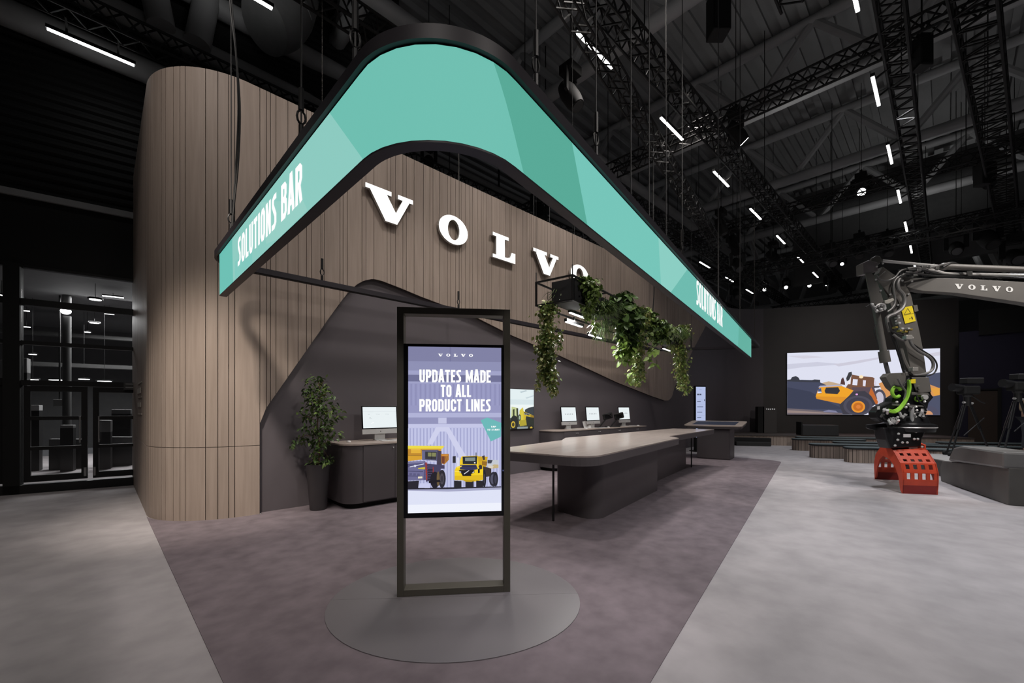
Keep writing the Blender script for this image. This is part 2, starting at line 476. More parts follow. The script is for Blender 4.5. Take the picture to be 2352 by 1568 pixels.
# ------------------------------------------------------------------ floor and carpets
mb = MB(); mb.box((12, -1, -.05), (70, 44, .1))
struct(mb.build('floor', M_floor), 'pale grey mottled carpet floor of the exhibition hall', 'floor')
d10 = Vector((math.cos(R(10.4)), math.sin(R(10.4))))
poly = fillet([(.52, .88), (14.75, 3.47), (14.85, 6.0), (14.9, 7.315), (1.6, 7.225), (.52, 8.2)], [.65, .5, 0, 0, 0, 0])
poly = poly[:-2] + [(1.76, 7.315), (1.76, 7.225)] + arc((1.6, 8.34), 1.115, 270, 187, 14)
mb = MB(); mb.prism(poly, .0, .006)
o = mb.build('carpet', M_carpet)
tag(o, 'dark plum grey carpet with rounded tip under the bar area', 'carpet')

# floor disc, two halves with a fine joint
root = thing('floor_disc', 'round matt grey floor plate under the display stand', 'floor plate', (2.155, 2.885, .006))
vw = FWD.copy(); vr = RGT.copy()
M_disc = mat('grey_plate', (.185, .172, .182), .36, amt=.03, scale=1.2)
for s in (0, 1):
    pts = []
    for k in range(33):
        a = PI * k / 32 + (PI if s else 0) + R(4)
        q = Vector((2.155, 2.885, 0)) + vr * 1.035 * math.cos(a) + vw * .93 * math.sin(a)
        pts.append((q.x, q.y))
    c = sum((Vector(p) for p in pts), Vector((0, 0))) / len(pts)
    pts = [tuple(c + (Vector(p) - c) * .998) for p in pts]
    mb = MB(); mb.prism(pts, .006, .012); mb.build('half_plate', M_disc, root)

# ------------------------------------------------------------------ the stand's dark back wall, round corner, LED wall
YW = 7.32
E_LED = Vector((.497, -.867, 0)).normalized(); N_LED = Vector((-.867, -.497, 0))      # towards the hall
PC = Vector((22.5, YW, 0))
mb = MB()
rc = 2.2; t_ = rc / math.tan(R(120) / 2)
c0 = PC - Vector((1, 0, 0)) * t_; cc = c0 + Vector((0, -rc, 0))
cv = [(c0.x, c0.y)]
pathw = [(1.75, YW), (c0.x, YW)]
for k in range(1, 13):
    a = R(90 - 60 * k / 12)
    pathw.append((cc.x + rc * math.cos(a), cc.y + rc * math.sin(a)))
back = [(x + .25 * (.867 if i > 1 else 0), y + .25) for i, (x, y) in enumerate(pathw)]
mb.prism(pathw + back[::-1], 0, 6.43)
wall = struct(mb.build('wall_back', M_dark), 'dark charcoal stand wall behind the bar counters', 'wall')
q0 = Vector((pathw[-1][0], pathw[-1][1], 0)); L_LED = 8.86 + .4
qe = PC + E_LED * 8.86
mb = MB(); mb.prism([tuple(q0.xy), tuple(qe.xy), tuple((qe - N_LED * .35).xy), tuple((q0 - N_LED * .35).xy)], 0, 6.43)
mb.build('wall_right', M_led)
struct(bpy.data.objects['wall_right'], 'charcoal end wall carrying the wide video screen', 'wall')

# ------------------------------------------------------------------ wood clad wall (sail-shaped lower edge)
YF = 7.24                                            # face of the planks
def plane_pt(x, y): p = onY(x, y, YF); return (p.x, p.z)
edge_px = [(597, 1179), (597, 975), (600, 958), (606, 944), (640, 896), (700, 810), (760, 724), (785, 690), (800, 671), (818, 654), (836, 644), (857, 640), (878, 645), (917, 660), (965, 680), (1095, 729), (1175, 769.5), (1284, 815.5), (1418, 878), (1500, 910.5), (1527, 919.5), (1536, 919), (1543, 912), (1550, 888), (1560, 868), (1593, 801), (1623, 745), (1653, 688)]
edge = [plane_pt(*p) for p in edge_px]
def zlow(x):
    if x <= edge[0][0]: return 0.0
    for a, b in zip(edge[1:], edge[2:]):
        if a[0] <= x <= b[0]: return a[1] + (b[1] - a[1]) * (x - a[0]) / max(1e-6, b[0] - a[0])
    return 99
ZT = 6.44
xr = next(x for x in (edge[-1][0] - i * .01 for i in range(400)) if zlow(x) < ZT)
# front outline in arc length: u<0 runs round the corner and along the side return
RC = 1.1; CCx, CCy = 1.6, YF + RC
def wp(u, off=0.0):
    """Point on the face at arc length u (u = 0 where the flat front starts); off = in front of the face."""
    if u >= 0: return Vector((CCx + u, YF - off, 0))
    if u > -RC * PI / 2:
        a = PI * 1.5 + u / RC
        return Vector((CCx + (RC + off) * math.cos(a), CCy + (RC + off) * math.sin(a), 0))
    return Vector((CCx - RC - off, CCy - u - RC * PI / 2, 0))
U0 = -(RC * PI / 2 + 3.9); U1 = xr - CCx
rng = random.Random(5)
us = [U0]; prev = .2
while us[-1] < U1:
    w = rng.choice([.055, .075, .10, .13, .17, .21, .26])
    if w == prev: w = .15
    prev = w; us.append(us[-1] + w)
us[-1] = U1
# make one groove fall on the vertical edge of the opening
xe = edge[0][0] - CCx
k = min(range(len(us)), key=lambda i: abs(us[i] - xe)); us[k] = xe
ZJ = 1.04; G = .0045
mb = MB(); mb.cur = 0
for a, b in zip(us, us[1:]):
    if b - a < .02: continue
    mb.t = rng.uniform(.90, 1.06)
    n = 1 if a > 0 and b - a < .09 else 3
    xs = [a + G + (b - a - 2 * G) * i / n for i in range(n + 1)]
    if b <= xe + 1e-6: lows = [[0.0] * (n + 1), [ZJ + .004] * (n + 1)]; tops = [[ZJ - .004] * (n + 1), [ZT] * (n + 1)]
    else:
        lows = [[zlow(CCx + x) for x in xs]]; tops = [[ZT] * (n + 1)]
    for lo, to in zip(lows, tops):
        for i in range(n):
            if lo[i] >= to[i] and lo[i + 1] >= to[i + 1]: continue
            A, B = wp(xs[i]), wp(xs[i + 1]); A2, B2 = wp(xs[i], -.018), wp(xs[i + 1], -.018)
            l0, l1, t0, t1 = min(lo[i], to[i]), min(lo[i + 1], to[i + 1]), to[i], to[i + 1]
            V = [A + UP * l0, B + UP * l1, B + UP * t1, A + UP * t0, A2 + UP * l0, B2 + UP * l1, B2 + UP * t1, A2 + UP * t0]
            fs = [(0, 1, 2, 3), (4, 5, 1, 0), (3, 2, 6, 7)]
            if i == 0: fs.append((4, 0, 3, 7))
            if i == n - 1: fs.append((1, 5, 6, 2))
            mb.add(V, fs)
mb.t = 1.0
# dark backing behind the planks, and its solid edge
mb.cur = 1
NN = 260; uu = [U0 + (U1 - U0) * i / NN for i in range(NN + 1)]
for a, b in zip(uu, uu[1:]):
    la = zlow(CCx + a) if a > xe else 0; lb = zlow(CCx + b) if b > xe else 0
    if a <= xe < b: b = xe; lb = 0
    if la >= ZT: continue
    A, B = wp(a, -.018), wp(b, -.018); A2, B2 = wp(a, -.07), wp(b, -.07)
    lb = min(lb, ZT)
    mb.add([A + UP * la, B + UP * lb, B + UP * ZT, A + UP * ZT, A2 + UP * la, B2 + UP * lb, B2 + UP * ZT, A2 + UP * ZT], [(0, 1, 2, 3), (4, 5, 1, 0), (3, 2, 6, 7), (5, 4, 7, 6)])
mb.add([wp(xe, -.018), wp(xe, -.018) + UP * edge[1][1], wp(xe, -.07) + UP * edge[1][1], wp(xe, -.07)], [(0, 1, 2, 3)])
struct(mb.build('wall_left', [M_wood, M_groove]), 'pale oak slatted wall with round corner and sail-shaped lower edge', 'wall')
# lettering on the left return (seen edge-on)
# solid core behind the cladding so that the stand is closed
mb = MB(); mb.prism([(.62, 12.0), (.62, 8.6), (1.9, 7.42), (20.0, 7.62), (20.0, 7.9), (2.2, 7.9), (1.2, 8.8), (1.2, 12.0)], 0, 6.40)
struct(mb.build('wall_core', M_hall), 'plain dark rear of the stand wall', 'wall')

# ------------------------------------------------------------------ stage, step, things on it
pr = Vector((20.05, 6.35, 0)); st_len = 8.2
sp = [pr + E_LED * 0, pr + E_LED * st_len]
fr = [tuple((pr - E_LED * .85).xy), tuple((pr + E_LED * st_len).xy)]
bk = [tuple((p + Vector((2.6 * .867, 2.6 * .497, 0))).xy) for p in (pr + E_LED * st_len, pr - E_LED * 1.2)]
# keep the stage in front of the LED wall
def led_off(p): return (Vector((p[0], p[1], 0)) - qe).dot(N_LED)
dfr = led_off(fr[1])
bk = [tuple((Vector((p[0], p[1], 0)) - N_LED * (dfr - .02)).xy) for p in (fr[1], fr[0])]
root = thing('stage', 'low stage with slatted oak front and dark top beneath the big screen', 'stage', (pr.x, pr.y, 0))
M_stage = mat('stage_top', (.075, .062, .057), .6)
bk1 = [(cc.x + (rc - .04) * math.cos(R(90 - 60 * k / 12)), cc.y + (rc - .04) * math.sin(R(90 - 60 * k / 12))) for k in range(12, -1, -1)]
mb = MB(); mb.prism([fr[0], fr[1], bk[0]] + bk1 + [(fr[0][0] - .02, YW - .04)], .40, .45); mb.build('top', M_stage, root)
mb = MB(); ns = 70; A = Vector((*fr[0], 0)); B = Vector((*fr[1], 0)); dd = (B - A) / ns
for i in range(ns):
    mb.t = rng.uniform(.8, 1.1)
    p = A + dd * (i + .5) - N_LED * .05
    mb.box(p + UP * .2, (dd.length * .95, .05, .40), rz=math.atan2(E_LED.y, E_LED.x))
mb.t = 1; mb.cur = 1
mb.box((A + B) / 2 + UP * .2 - N_LED * .3, ((B - A).length, .4, .39), rz=math.atan2(E_LED.y, E_LED.x))
mb.build('riser', [M_wood, M_groove], root)

def led_box(name, label, cat, px0, px1, ypx, z0, z1, depth, m, back=0.0):
    a = onZ(px0, ypx, z0); b = onZ(px1, ypx, z0); b = a + E_LED * (b - a).dot(E_LED) if abs((b - a).dot(E_LED)) > .05 else b
    root = thing(name, label, cat, a, 0)
    return root, a, b
# two-tread black step in front of the stage
a = onZ(1683, 1021.5); wst = 1.45; rzl = math.atan2(E_LED.y, E_LED.x)
a = a + N_LED * (.60 - (Vector((a.x, a.y, 0)) - A).dot(N_LED))
root = thing('stage_step', 'black two-tread step in front of the slatted stage', 'step', a, rzl)
mb = MB(); mb.box((wst / 2, .40, .165), (wst, .28, .33)); mb.build('upper_tread', M_blackm, root, local=True, bevel=.01)
mb = MB(); mb.box((wst / 2, .14, .085), (wst * .9, .24, .17)); mb.build('lower_tread', mat('step_edge', (.02, .02, .02), .6), root, local=True, bevel=.01)
# lectern
a = onZ(1753, 994, .45)
root = thing('lectern', 'charcoal lectern with white lettering standing on the stage', 'lectern', a, rzl)
mb = MB(); mb.box((.3, .2, .60), (.52, .4, 1.2)); mb.build('body', M_led, root, local=True, bevel=.01)
mb = MB(); mb.box((-.11, .22, .61), (.22, .44, 1.22)); mb.build('side_panel', M_blackm, root, local=True, bevel=.01)
mb = MB(); mb.box((.3, .19, 1.215), (.56, .42, .03)); mb.build('top', M_led, root, local=True, bevel=.005)
ps, tw = serif_word(.6); s_ = .36 / tw; mb = MB()
for q in ps: mb.poly([(.12 + u * s_, -.002, 1.08 + v * s_) for u, v in q])
mb.build('lettering', px(200, 200, 200), root, local=True)
# low dark box on the stage
a = onZ(1844, 999.5, .452)
root = thing('stage_box', 'low flat charcoal block at the middle of the stage', 'block', a, rzl)
mb = MB(); mb.box((.65, .3, .22), (1.3, .6, .44)); mb.build('body', mat('block_grey', (.028, .028, .029), .6), root, local=True, bevel=.015)
mb = MB(); mb.box((-.03, .3, .28), (.05, .6, .56)); mb.build('end_panel', M_blackm, root, local=True)

# ------------------------------------------------------------------ big video screen on the end wall
def led_pt(x, y): return onpl(x, y, PC + N_LED * .06, N_LED)
s0 = led_pt(1808, 951.8); s1 = led_pt(2159.3, 953.1); zt = led_pt(1808, 810.6).z; zb = s0.z
hl = (s1 - s0).dot(E_LED); ax = E_LED * hl; org = Vector((s0.x, s0.y, zb))
root = thing('video_screen', 'wide lit video screen showing an orange dump truck on a gravel track', 'screen', (s0.x, s0.y, zb))
mb = MB(); c = org + ax / 2 + UP * (zt - zb) / 2 - N_LED * .03
mb.box(c, (hl + .03, .05, zt - zb + .03), rz=rzl); mb.build('panel', M_blackm, root)
S = Sheet(org, ax, UP * (zt - zb), .0006)
def T(x, y):                                           # crop pixels -> screen u, v
    u = (x - 165) / 2065.0; yt = 180 - 65 * u; yb = 1010 + 8 * u
    return (u, 1 - (y - yt) / (yb - yt))
def TP(*a): return [T(*p) for p in a]
sky = px(222, 224, 240); S.rect(sky, 0, 0, 1, 1)
S.poly(px(204, 205, 222), TP((165, 330), (600, 300), (1000, 330), (700, 350), (400, 370), (165, 400)))
S.poly(px(205, 203, 218), TP((830, 330), (1100, 290), (1440, 235), (1440, 260), (1150, 320), (900, 360)))
S.poly(px(212, 210, 224), TP((165, 220), (450, 210), (700, 235), (400, 255)))
S.poly(px(208, 206, 220), TP((2020, 200), (2229, 160), (2229, 210), (2080, 240)))
S.poly(px(196, 170, 140), TP((640, 590), (760, 560), (930, 600), (930, 640), (640, 640)))
S.poly(px(70, 74, 96), TP((165, 545), (380, 540), (560, 545), (640, 575), (720, 610), (980, 760), (1000, 1012), (165, 1010)))
S.poly(px(60, 64, 84), TP((165, 640), (500, 700), (800, 860), (1000, 940), (165, 930)))
S.poly(px(58, 60, 70), TP((165, 540), (215, 535), (235, 505), (290, 490), (330, 510), (350, 545), (500, 550), (560, 535), (640, 540), (640, 575), (400, 570), (165, 560)))
S.poly(px(78, 82, 104), TP((2060, 470), (2229, 440), (2229, 1018), (2000, 1018)))
S.poly(px(112, 102, 108), TP((165, 925), (500, 945), (950, 990), (950, 1013), (165, 1010)))
S.poly(px(150, 132, 128), TP((165, 950), (600, 975), (860, 1000), (165, 985)))
S.poly(px(128, 128, 158), TP((680, 965), (760, 945), (860, 960), (890, 985), (700, 975)))
S.poly(px(150, 148, 176), TP((1300, 985), (1420, 960), (1700, 960), (2050, 990), (2050, 1017), (1300, 1015)))
# truck body, far tyres, dump bed
S.poly(px(214, 150, 92), TP((1440, 590), (1560, 540), (1830, 520), (2090, 600), (2225, 655), (2222, 745), (2160, 760), (1900, 790), (1550, 790), (1480, 680)))
S.poly(px(226, 160, 70), TP((2110, 655), (2225, 650), (2225, 745), (2160, 760)))
S.disc(px(78, 76, 88), *T(1450, 790), .042, .14); S.disc(px(196, 190, 204), *T(1450, 790), .027, .10)
S.disc(px(80, 80, 100), *T(2090, 1010), .06, .13, a0=0, a1=180); S.disc(px(206, 150, 110), *T(2075, 1012), .03, .06, a0=0, a1=180)
S.poly(px(84, 58, 58), TP((920, 600), (935, 530), (960, 505), (985, 580), (985, 610)))
S.poly(px(120, 84, 66), TP((1080, 470), (1190, 490), (1360, 505), (1385, 520), (1380, 640), (1420, 800), (1360, 800), (1040, 760), (1000, 640), (1050, 560)))
S.poly(px(92, 76, 84), TP((1085, 640), (1380, 640), (1420, 800), (1060, 760)))
S.poly(px(226, 226, 242), TP((1095, 530), (1160, 535), (1150, 615), (1085, 610)))
S.poly(px(226, 222, 236), TP((1230, 545), (1270, 548), (1262, 630), (1228, 625)))
S.poly(px(236, 232, 240), TP((1010, 600), (1040, 480), (1070, 475), (1060, 600)))
S.poly(px(214, 210, 226), TP((1380, 530), (1410, 580), (1400, 640), (1375, 600)))
S.disc(px(255, 232, 190), *T(1205, 500), .014, .025)
S.poly(px(60, 60, 64), TP((1000, 520), (1035, 440), (1075, 430), (1080, 470), (1040, 545), (1010, 560)))
S.poly(px(64, 60, 64), TP((1370, 625), (1470, 625), (1440, 645), (1380, 650)))
S.poly(px(190, 104, 50), TP((1340, 640), (1430, 840), (1420, 870), (1370, 860), (1310, 720)))
S.poly(px(176, 176, 200), TP((610, 640), (640, 620), (930, 605), (950, 625), (700, 640), (640, 650)))
S.poly(px(238, 164, 44), TP((605, 680), (640, 640), (940, 625), (1100, 685), (1010, 790), (960, 870), (600, 800), (575, 765)))
S.poly(px(220, 146, 46), TP((575, 765), (1000, 770), (960, 872), (700, 820), (585, 795)))
S.poly(px(54, 54, 62), TP((720, 645), (890, 640), (915, 690), (880, 735), (715, 725), (700, 690)))
S.poly(px(66, 84, 128), TP((610, 670), (650, 650), (660, 720), (605, 725)))
S.poly(px(230, 232, 244), TP((600, 700), (650, 700), (662, 712), (600, 722)))
S.poly(px(64, 62, 72), TP((905, 880), (1000, 790), (1100, 700), (1250, 690), (1340, 760), (1400, 870), (1180, 1012), (960, 1012)))
S.disc(px(78, 76, 90), *T(1160, 890), .096, .155, 32); S.disc(px(66, 64, 78), *T(1160, 890), .076, .125, 32)
S.disc(px(232, 150, 52), *T(1163, 905), .045, .092, 28); S.disc(px(196, 110, 40), *T(1163, 905), .033, .066, 24); S.disc(px(222, 130, 60), *T(1165, 905), .015, .03, 16)
S.disc(px(236, 170, 236), *T(1143, 737), .008, .013)
S.build('picture', root)

# ================================================================== letters on the wood wall
root = thing('wall_sign', 'white backlit letters spelling the maker\'s word high on the oak wall', 'sign', (6.8, YF, 5.3))
M_side = mat('letter_side', (.55, .53, .50), .4)
spec = [('V', 839.5, 948.5, 423, 462, 517), ('O', 1008, 1074.5, 0, 0, 0), ('L', 1132, 1183.5, 0, 0, 0), ('V', 1225, 1282.5, 0, 0, 0), ('O', 1311, 1352, 0, 0, 0)]
YL = YF - .09
zb_, zt_ = 5.02, 5.585
for ch, x0, x1, *_ in spec:
    a = onY(x0, 530, YL).x; b = onY(x1, 530, YL).x
    ps, tw = serif(ch); sx = (b - a) / tw; sz = zt_ - zb_
    face = MB(); side = MB()
    for q in ps:
        P = [(a + u * sx, YL, zb_ + v * sz) for u, v in q]
        P2 = [(u, y + .06, z) for u, y, z in P]
        if ch == 'O':
            face.add(P, [(0, 3, 2, 1)])
            side.add(P + P2, [(0, 1, 5, 4), (2, 3, 7, 6), (4, 5, 6, 7)])
        else:
            n = len(P); face.add(P, [tuple(range(n))])
            side.add(P + P2, [tuple(range(n, 2 * n))] + [(i, n + i, n + (i + 1) % n, (i + 1) % n) for i in range(n)])
    side.cur = 0
    for dx in (.3, .7):
        side.bar((a + (b - a) * dx * .6 + .03, YL + .06, zb_ + sz * .8), (a + (b - a) * dx * .6 + .03, YF, zb_ + sz * .8), .015)
    lo = side.build('letter', M_side, root)
    face.build('lit_face', M_sign, lo)

# ================================================================== suspended canopy ring
ZB, ZTEAL, ZR = 3.0, 3.50, 3.585
ring = fillet([(1.06, 6.84), (1.06, 1.625), (15.04, 4.15), (13.3, 6.84)], [.45, .55, .18, .2], 40)
def seg_len(pts): return [0] + [sum((Vector(pts[j + 1]) - Vector(pts[j])).length for j in range(i + 1)) for i in range(len(pts) - 1)]
# front path (teal): from the left end down the left arm, round the nose, along the right arm
nose = [p for p in ring if p[1] < 2.45 and p[0] < 2.4]
front = [(1.06, 6.28)] + [(1.06, 6.28 - i * (6.28 - nose[0][1]) / 14) for i in range(1, 14)] + nose
ex, ey = nose[-1]; tx, ty = 12.90, ey + (12.90 - ex) * math.tan(R(10.25))
front += [(ex + (tx - ex) * i / 40, ey + (ty - ey) * i / 40) for i in range(1, 41)]
cum = seg_len(front)
def offp(path, d, closed=False):
    """Offset a path sideways (positive = towards the outside / the viewer)."""
    out = []; n = len(path)
    for i in range(n):
        a = Vector(path[i - 1] if (closed or i) else path[i]); b = Vector(path[(i + 1) % n] if (closed or i < n - 1) else path[i])
        t = (b - a).normalized(); out.append((path[i][0] + t.y * d, path[i][1] - t.x * d))
    return out
def outer(path, d, closed=False): return offp(path, d, closed)
root = thing('suspended_canopy', 'hanging ring canopy with teal lit fascia and black rim above the bar', 'canopy', (1.06, 2.0, 3.0))
# fascia facets: boundary lines (foot position on lower edge, head position on upper edge) as path lengths, by pixel
def s_at(px_, py_, z):
    p = onZ(px_, py_, z).xy; best = (9e9, 0)
    for i in range(len(front) - 1):
        a = Vector(front[i]); b = Vector(front[i + 1]); d = b - a; t = max(0, min(1, (p - a).dot(d) / d.length_squared))
        e = (a + d * t - p).length
        if e < best[0]: best = (e, cum[i] + d.length * t)
    return best[1]
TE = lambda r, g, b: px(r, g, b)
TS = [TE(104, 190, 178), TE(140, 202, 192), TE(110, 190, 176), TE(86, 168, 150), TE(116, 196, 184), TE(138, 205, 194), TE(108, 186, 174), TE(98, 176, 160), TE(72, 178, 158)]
cuts = [(s_at(507, 677, ZB), s_at(507, 585, ZTEAL)),
        (s_at(538, 648, ZB), s_at(538, 548, ZTEAL)),
        (s_at(830, 364, ZB), s_at(757, 259, ZTEAL)),
        (s_at(1204, 398, ZB), s_at(1133, 143, ZTEAL)),
        (s_at(1355, 515, ZB), s_at(1317, 326, ZTEAL)),
        (s_at(1524, 652, ZB), s_at(1513, 545, ZTEAL)),
        (s_at(1549, 670, ZB), s_at(1580, 618, ZTEAL)),
        (s_at(1697, 796, ZB), s_at(1697, 748, ZTEAL)),
        (cum[-1], cum[-1])]
def pt_s(s, z, off=0.0):
    for i in range(len(front) - 1):
        if s <= cum[i + 1] or i == len(front) - 2:
            a = Vector(front[i]); b = Vector(front[i + 1]); d = (b - a); t = (s - cum[i]) / max(1e-9, d.length); p = a + d * t; d.normalize()
            return Vector((p.x + d.y * off, p.y - d.x * off, z))
band = MB()
for k in range(8):
    (b0, t0), (b1, t1) = cuts[k], cuts[k + 1]
    n = max(2, int((max(b1, t1) - min(b0, t0)) / .12)); band.cur = k
    m = 6
    for i in range(n):
        for j in range(m):
            q = []
            for (ii, jj) in ((i, j), (i + 1, j), (i + 1, j + 1), (i, j + 1)):
                v = jj / m; sl = b0 + (t0 - b0) * v; sr = b1 + (t1 - b1) * v
                q.append(pt_s(sl + (sr - sl) * ii / n, ZB + (ZTEAL - ZB) * v))
            band.poly(q)
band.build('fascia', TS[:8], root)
# lighter sail shapes in the print on the left arm
extra = MB()
def patch(m, pts):
    extra.cur = m
    extra.poly([pt_s(s_at(x, y, z), z, .0015) for x, y, z in pts])
def zp(x, y):
    """Height on the fascia under a pixel of the left or right arm."""
    if x < 860:
        r = ray(x, y); return (EYEV + r * (1.06 / r.x)).z
    p0 = Vector((ex, ey, 0)); n = Vector((-math.sin(R(10.25)), math.cos(R(10.25)), 0)); return onpl(x, y, p0, n).z
for m, pp in ((0, [(598, 464), (696, 460), (706, 482), (640, 548), (612, 560)]), (1, [(540, 600), (580, 575), (580, 603), (540, 641)])):
    P = [(x, y, zp(x, y)) for x, y in pp]
    patch(m, P)
extra.build('print_patch', [TE(150, 206, 196), TE(128, 200, 190)], root)
# words on both arms
def arm_text(txt, x0, y0, x1, y1, yy0, yy1):
    """Lettering between pixel columns x0..x1; (y0, yy0) foot/head at the left, (y1, yy1) at the right."""
    if x0 < 860:
        A = lambda x, y: (lambda r: EYEV + r * (1.06 / r.x))(ray(x, y))
    else:
        p0 = Vector((ex, ey, 0)); n = Vector((-math.sin(R(10.25)), math.cos(R(10.25)), 0)); A = lambda x, y: onpl(x, y, p0, n)
    a, b = A(x0, y0), A(x1, y1); a2, b2 = A(x0, yy0), A(x1, yy1)
    z0 = (a.z + b.z) / 2; z1 = (a2.z + b2.z) / 2
    ps, tw = text_polys(txt, .075); mb = MB(); d = (b - a); d.z = 0
    nn = Vector((d.y, -d.x, 0)).normalized() * .004
    if nn.dot(Vector((a.x, a.y, 0))) > 0: nn = -nn
    for q in ps: mb.poly([Vector((a.x, a.y, 0)) + nn + d * (u / tw) + UP * (z0 + (z1 - z0) * v) for u, v in q])
    return mb.build('lettering', emis('white_print', (1, 1, 1), 1.0), root)
arm_text('SOLUTIONS BAR', 547, 611, 695, 463, 546, 374)
arm_text('SOLUTIONS BAR', 1599, 699, 1659, 751, 653, 697)
# underside rail of the fascia
def strip(path, o0, o1, z0, z1, closed=False):
    mb = MB(); A = outer(path, o0, closed); B = outer(path, o1, closed); n = len(path)
    vs = [(x, y, z) for z in (z0, z1) for P in (A, B) for x, y in P]
    fs = []
    for i in range(n if closed else n - 1):
        j = (i + 1) % n
        fs += [(i, j, n + j, n + i), (2 * n + i, 3 * n + i, 3 * n + j, 2 * n + j), (i, 2 * n + i, 2 * n + j, j), (n + i, n + j, 3 * n + j, 3 * n + i)]
    if not closed:
        fs += [(0, n, 3 * n, 2 * n), (n - 1, 3 * n - 1, 4 * n - 1, 2 * n - 1)]
    return mb.add(vs, fs)
strip(front, .0, -.075, ZB - .012, ZB - .002).build('lower_rail', M_ring, root, smooth=True)
strip(front, -.06, -.075, ZB - .002, ZTEAL).build('inner_lining', M_ring, root)
strip(ring, .028, -.08, ZTEAL + .008, ZR, True).build('upper_rim', M_ring, root, smooth=True)
strip(ring, .0, -.075, ZTEAL, ZTEAL + .008, True).build('shadow_gap', M_blackm, root)

# ================================================================== free-standing display
TA = onZ(911.6, 1371, .012); TB = onZ(1172, 1359, .012); trz = math.atan2(TB.y - TA.y, TB.x - TA.x); TW = (TB - TA).xy.length; TH = 2.44
root = thing('display_stand', 'free-standing bronze-grey frame with a lit portrait touch screen on the floor disc', 'display stand', (TA.x, TA.y, .012), trz)
M_frame = mat('bronze_frame', (.105, .098, .080), .42, .2, amt=.05)
mb = MB(); w, dp = .055, .13
mb.box((w / 2, dp / 2, TH / 2), (w, dp, TH)); mb.build('post', M_frame, root, local=True, bevel=.002)
mb = MB(); mb.box((TW - w / 2, dp / 2, TH / 2), (w, dp, TH)); mb.build('post', M_frame, root, local=True, bevel=.002)
mb = MB(); mb.box((TW / 2, dp / 2, TH - w / 2), (TW - 2 * w, dp, w)); mb.build('top_rail', M_frame, root, local=True, bevel=.002)
mb = MB(); mb.box((TW / 2, dp / 2, w / 2), (TW - 2 * w, dp, w)); mb.build('bottom_rail', M_frame, root, local=True, bevel=.002)
mb = MB(); mb.box((TW / 2, .045, 1.396), (TW - 2 * w, .085, 1.475)); hs = mb.build('screen_housing', mat('gloss_black', (.006, .006, .008), .25), root, local=True, bevel=.004)
mb = MB(); mb.box((TW - w - .008, -.0, 1.05), (.004, .004, .012)); mb.build('status_light', px(120, 130, 200), hs, local=True)
x0, x1, z0, z1 = .093, TW - .078, .706, 2.108
S = Sheet((x0, .0022, z0), (x1 - x0, 0, 0), (0, 0, z1 - z0), .00015)
def D(x, y):
    u = (x - 65) / 793.0; yt = 64 + 15 * u; yb = 1482 - 16 * u
    return (u, 1 - (y - yt) / (yb - yt))
def DP(*a): return [D(*p) for p in a]
c1, c2, c3 = px(150, 152, 190), px(172, 174, 210), px(126, 127, 164)
S.rect(px(160, 162, 198), 0, 0, 1, 1)
S.rect(px(128, 129, 164), 0, .91, 1, 1); S.rect(px(142, 144, 180), 0, .85, 1, .912)
S.rect(px(118, 119, 156), .44, .912, .455, 1)
S.rect(px(160, 162, 200), 0, .842, 1, .856); S.rect(px(112, 113, 150), 0, .788, 1, .83); S.rect(px(158, 160, 198), 0, .778, 1, .79)
S.rect(px(150, 151, 192), 0, .60, 1, .778); S.rect(px(176, 178, 214), 0, .574, 1, .60); S.rect(px(146, 147, 186), 0, .534, 1, .572)
S.rect(px(196, 198, 230), 0, .51, 1, .533)
for k in range(40):
    S.rect(px(140, 141, 182) if k % 2 else px(154, 156, 196), k / 40, .645, (k + .5) / 40, .775)
S.rect(px(186, 189, 224), 0, .14, 1, .51)
for k in range(56):
    u = k / 56
    S.rect(px(160, 163, 204) if k % 2 else px(196, 199, 232), u, .14, u + .009, .508)
S.poly(px(196, 198, 228), DP((318, 672), (388, 672), (388, 722), (318, 722)))
S.poly(px(206, 208, 236), DP((300, 752), (408, 752), (560, 1010), (500, 1010), (385, 790), (330, 790), (270, 900), (225, 900)))
S.rect(px(222, 226, 246), 0, 0, 1, .142); S.rect(px(238, 241, 252), 0, .0, 1, .05)
S.poly(px(168, 170, 200), DP((64, 1270), (400, 1278), (855, 1262), (855, 1285), (400, 1300), (64, 1290)))
S.poly(px(40, 38, 50), DP((64, 1268), (855, 1258), (855, 1266), (400, 1279), (64, 1280)))
S.poly(px(200, 203, 236), DP((164, 1228), (250, 1228), (250, 1268), (156, 1268)))
# left haul truck
S.poly(px(214, 160, 50), DP((64, 925), (345, 925), (340, 1010), (64, 1040)))
S.poly(px(236, 218, 70), DP((64, 908), (371, 912), (352, 936), (64, 934)))
S.poly(px(190, 136, 48), DP((64, 940), (180, 940), (180, 990), (64, 985)))
S.poly(px(226, 176, 60), DP((90, 935), (172, 935), (172, 972), (90, 972)))
S.poly(px(104, 104, 140), DP((182, 945), (320, 945), (316, 1040), (182, 1030)))
S.poly(px(58, 56, 62), DP((208, 958), (306, 960), (303, 1030), (208, 1022)))
S.poly(px(132, 134, 90), DP((232, 968), (300, 970), (298, 1002), (232, 1000)))
S.poly(px(70, 62, 78), DP((310, 950), (345, 955), (350, 1090), (305, 1085)))
S.poly(px(176, 120, 50), DP((340, 980), (408, 980), (408, 1030), (370, 1070), (345, 1060)))
S.poly(px(110, 62, 50), DP((345, 1000), (372, 1000), (372, 1060), (350, 1060)))
S.poly(px(86, 84, 122), DP((64, 1045), (210, 1038), (215, 1200), (64, 1205)))
S.poly(px(110, 108, 148), DP((64, 1090), (200, 1095), (195, 1200), (64, 1203)))
S.poly(px(206, 190, 60), DP((150, 1098), (207, 1090), (207, 1110), (150, 1106)))
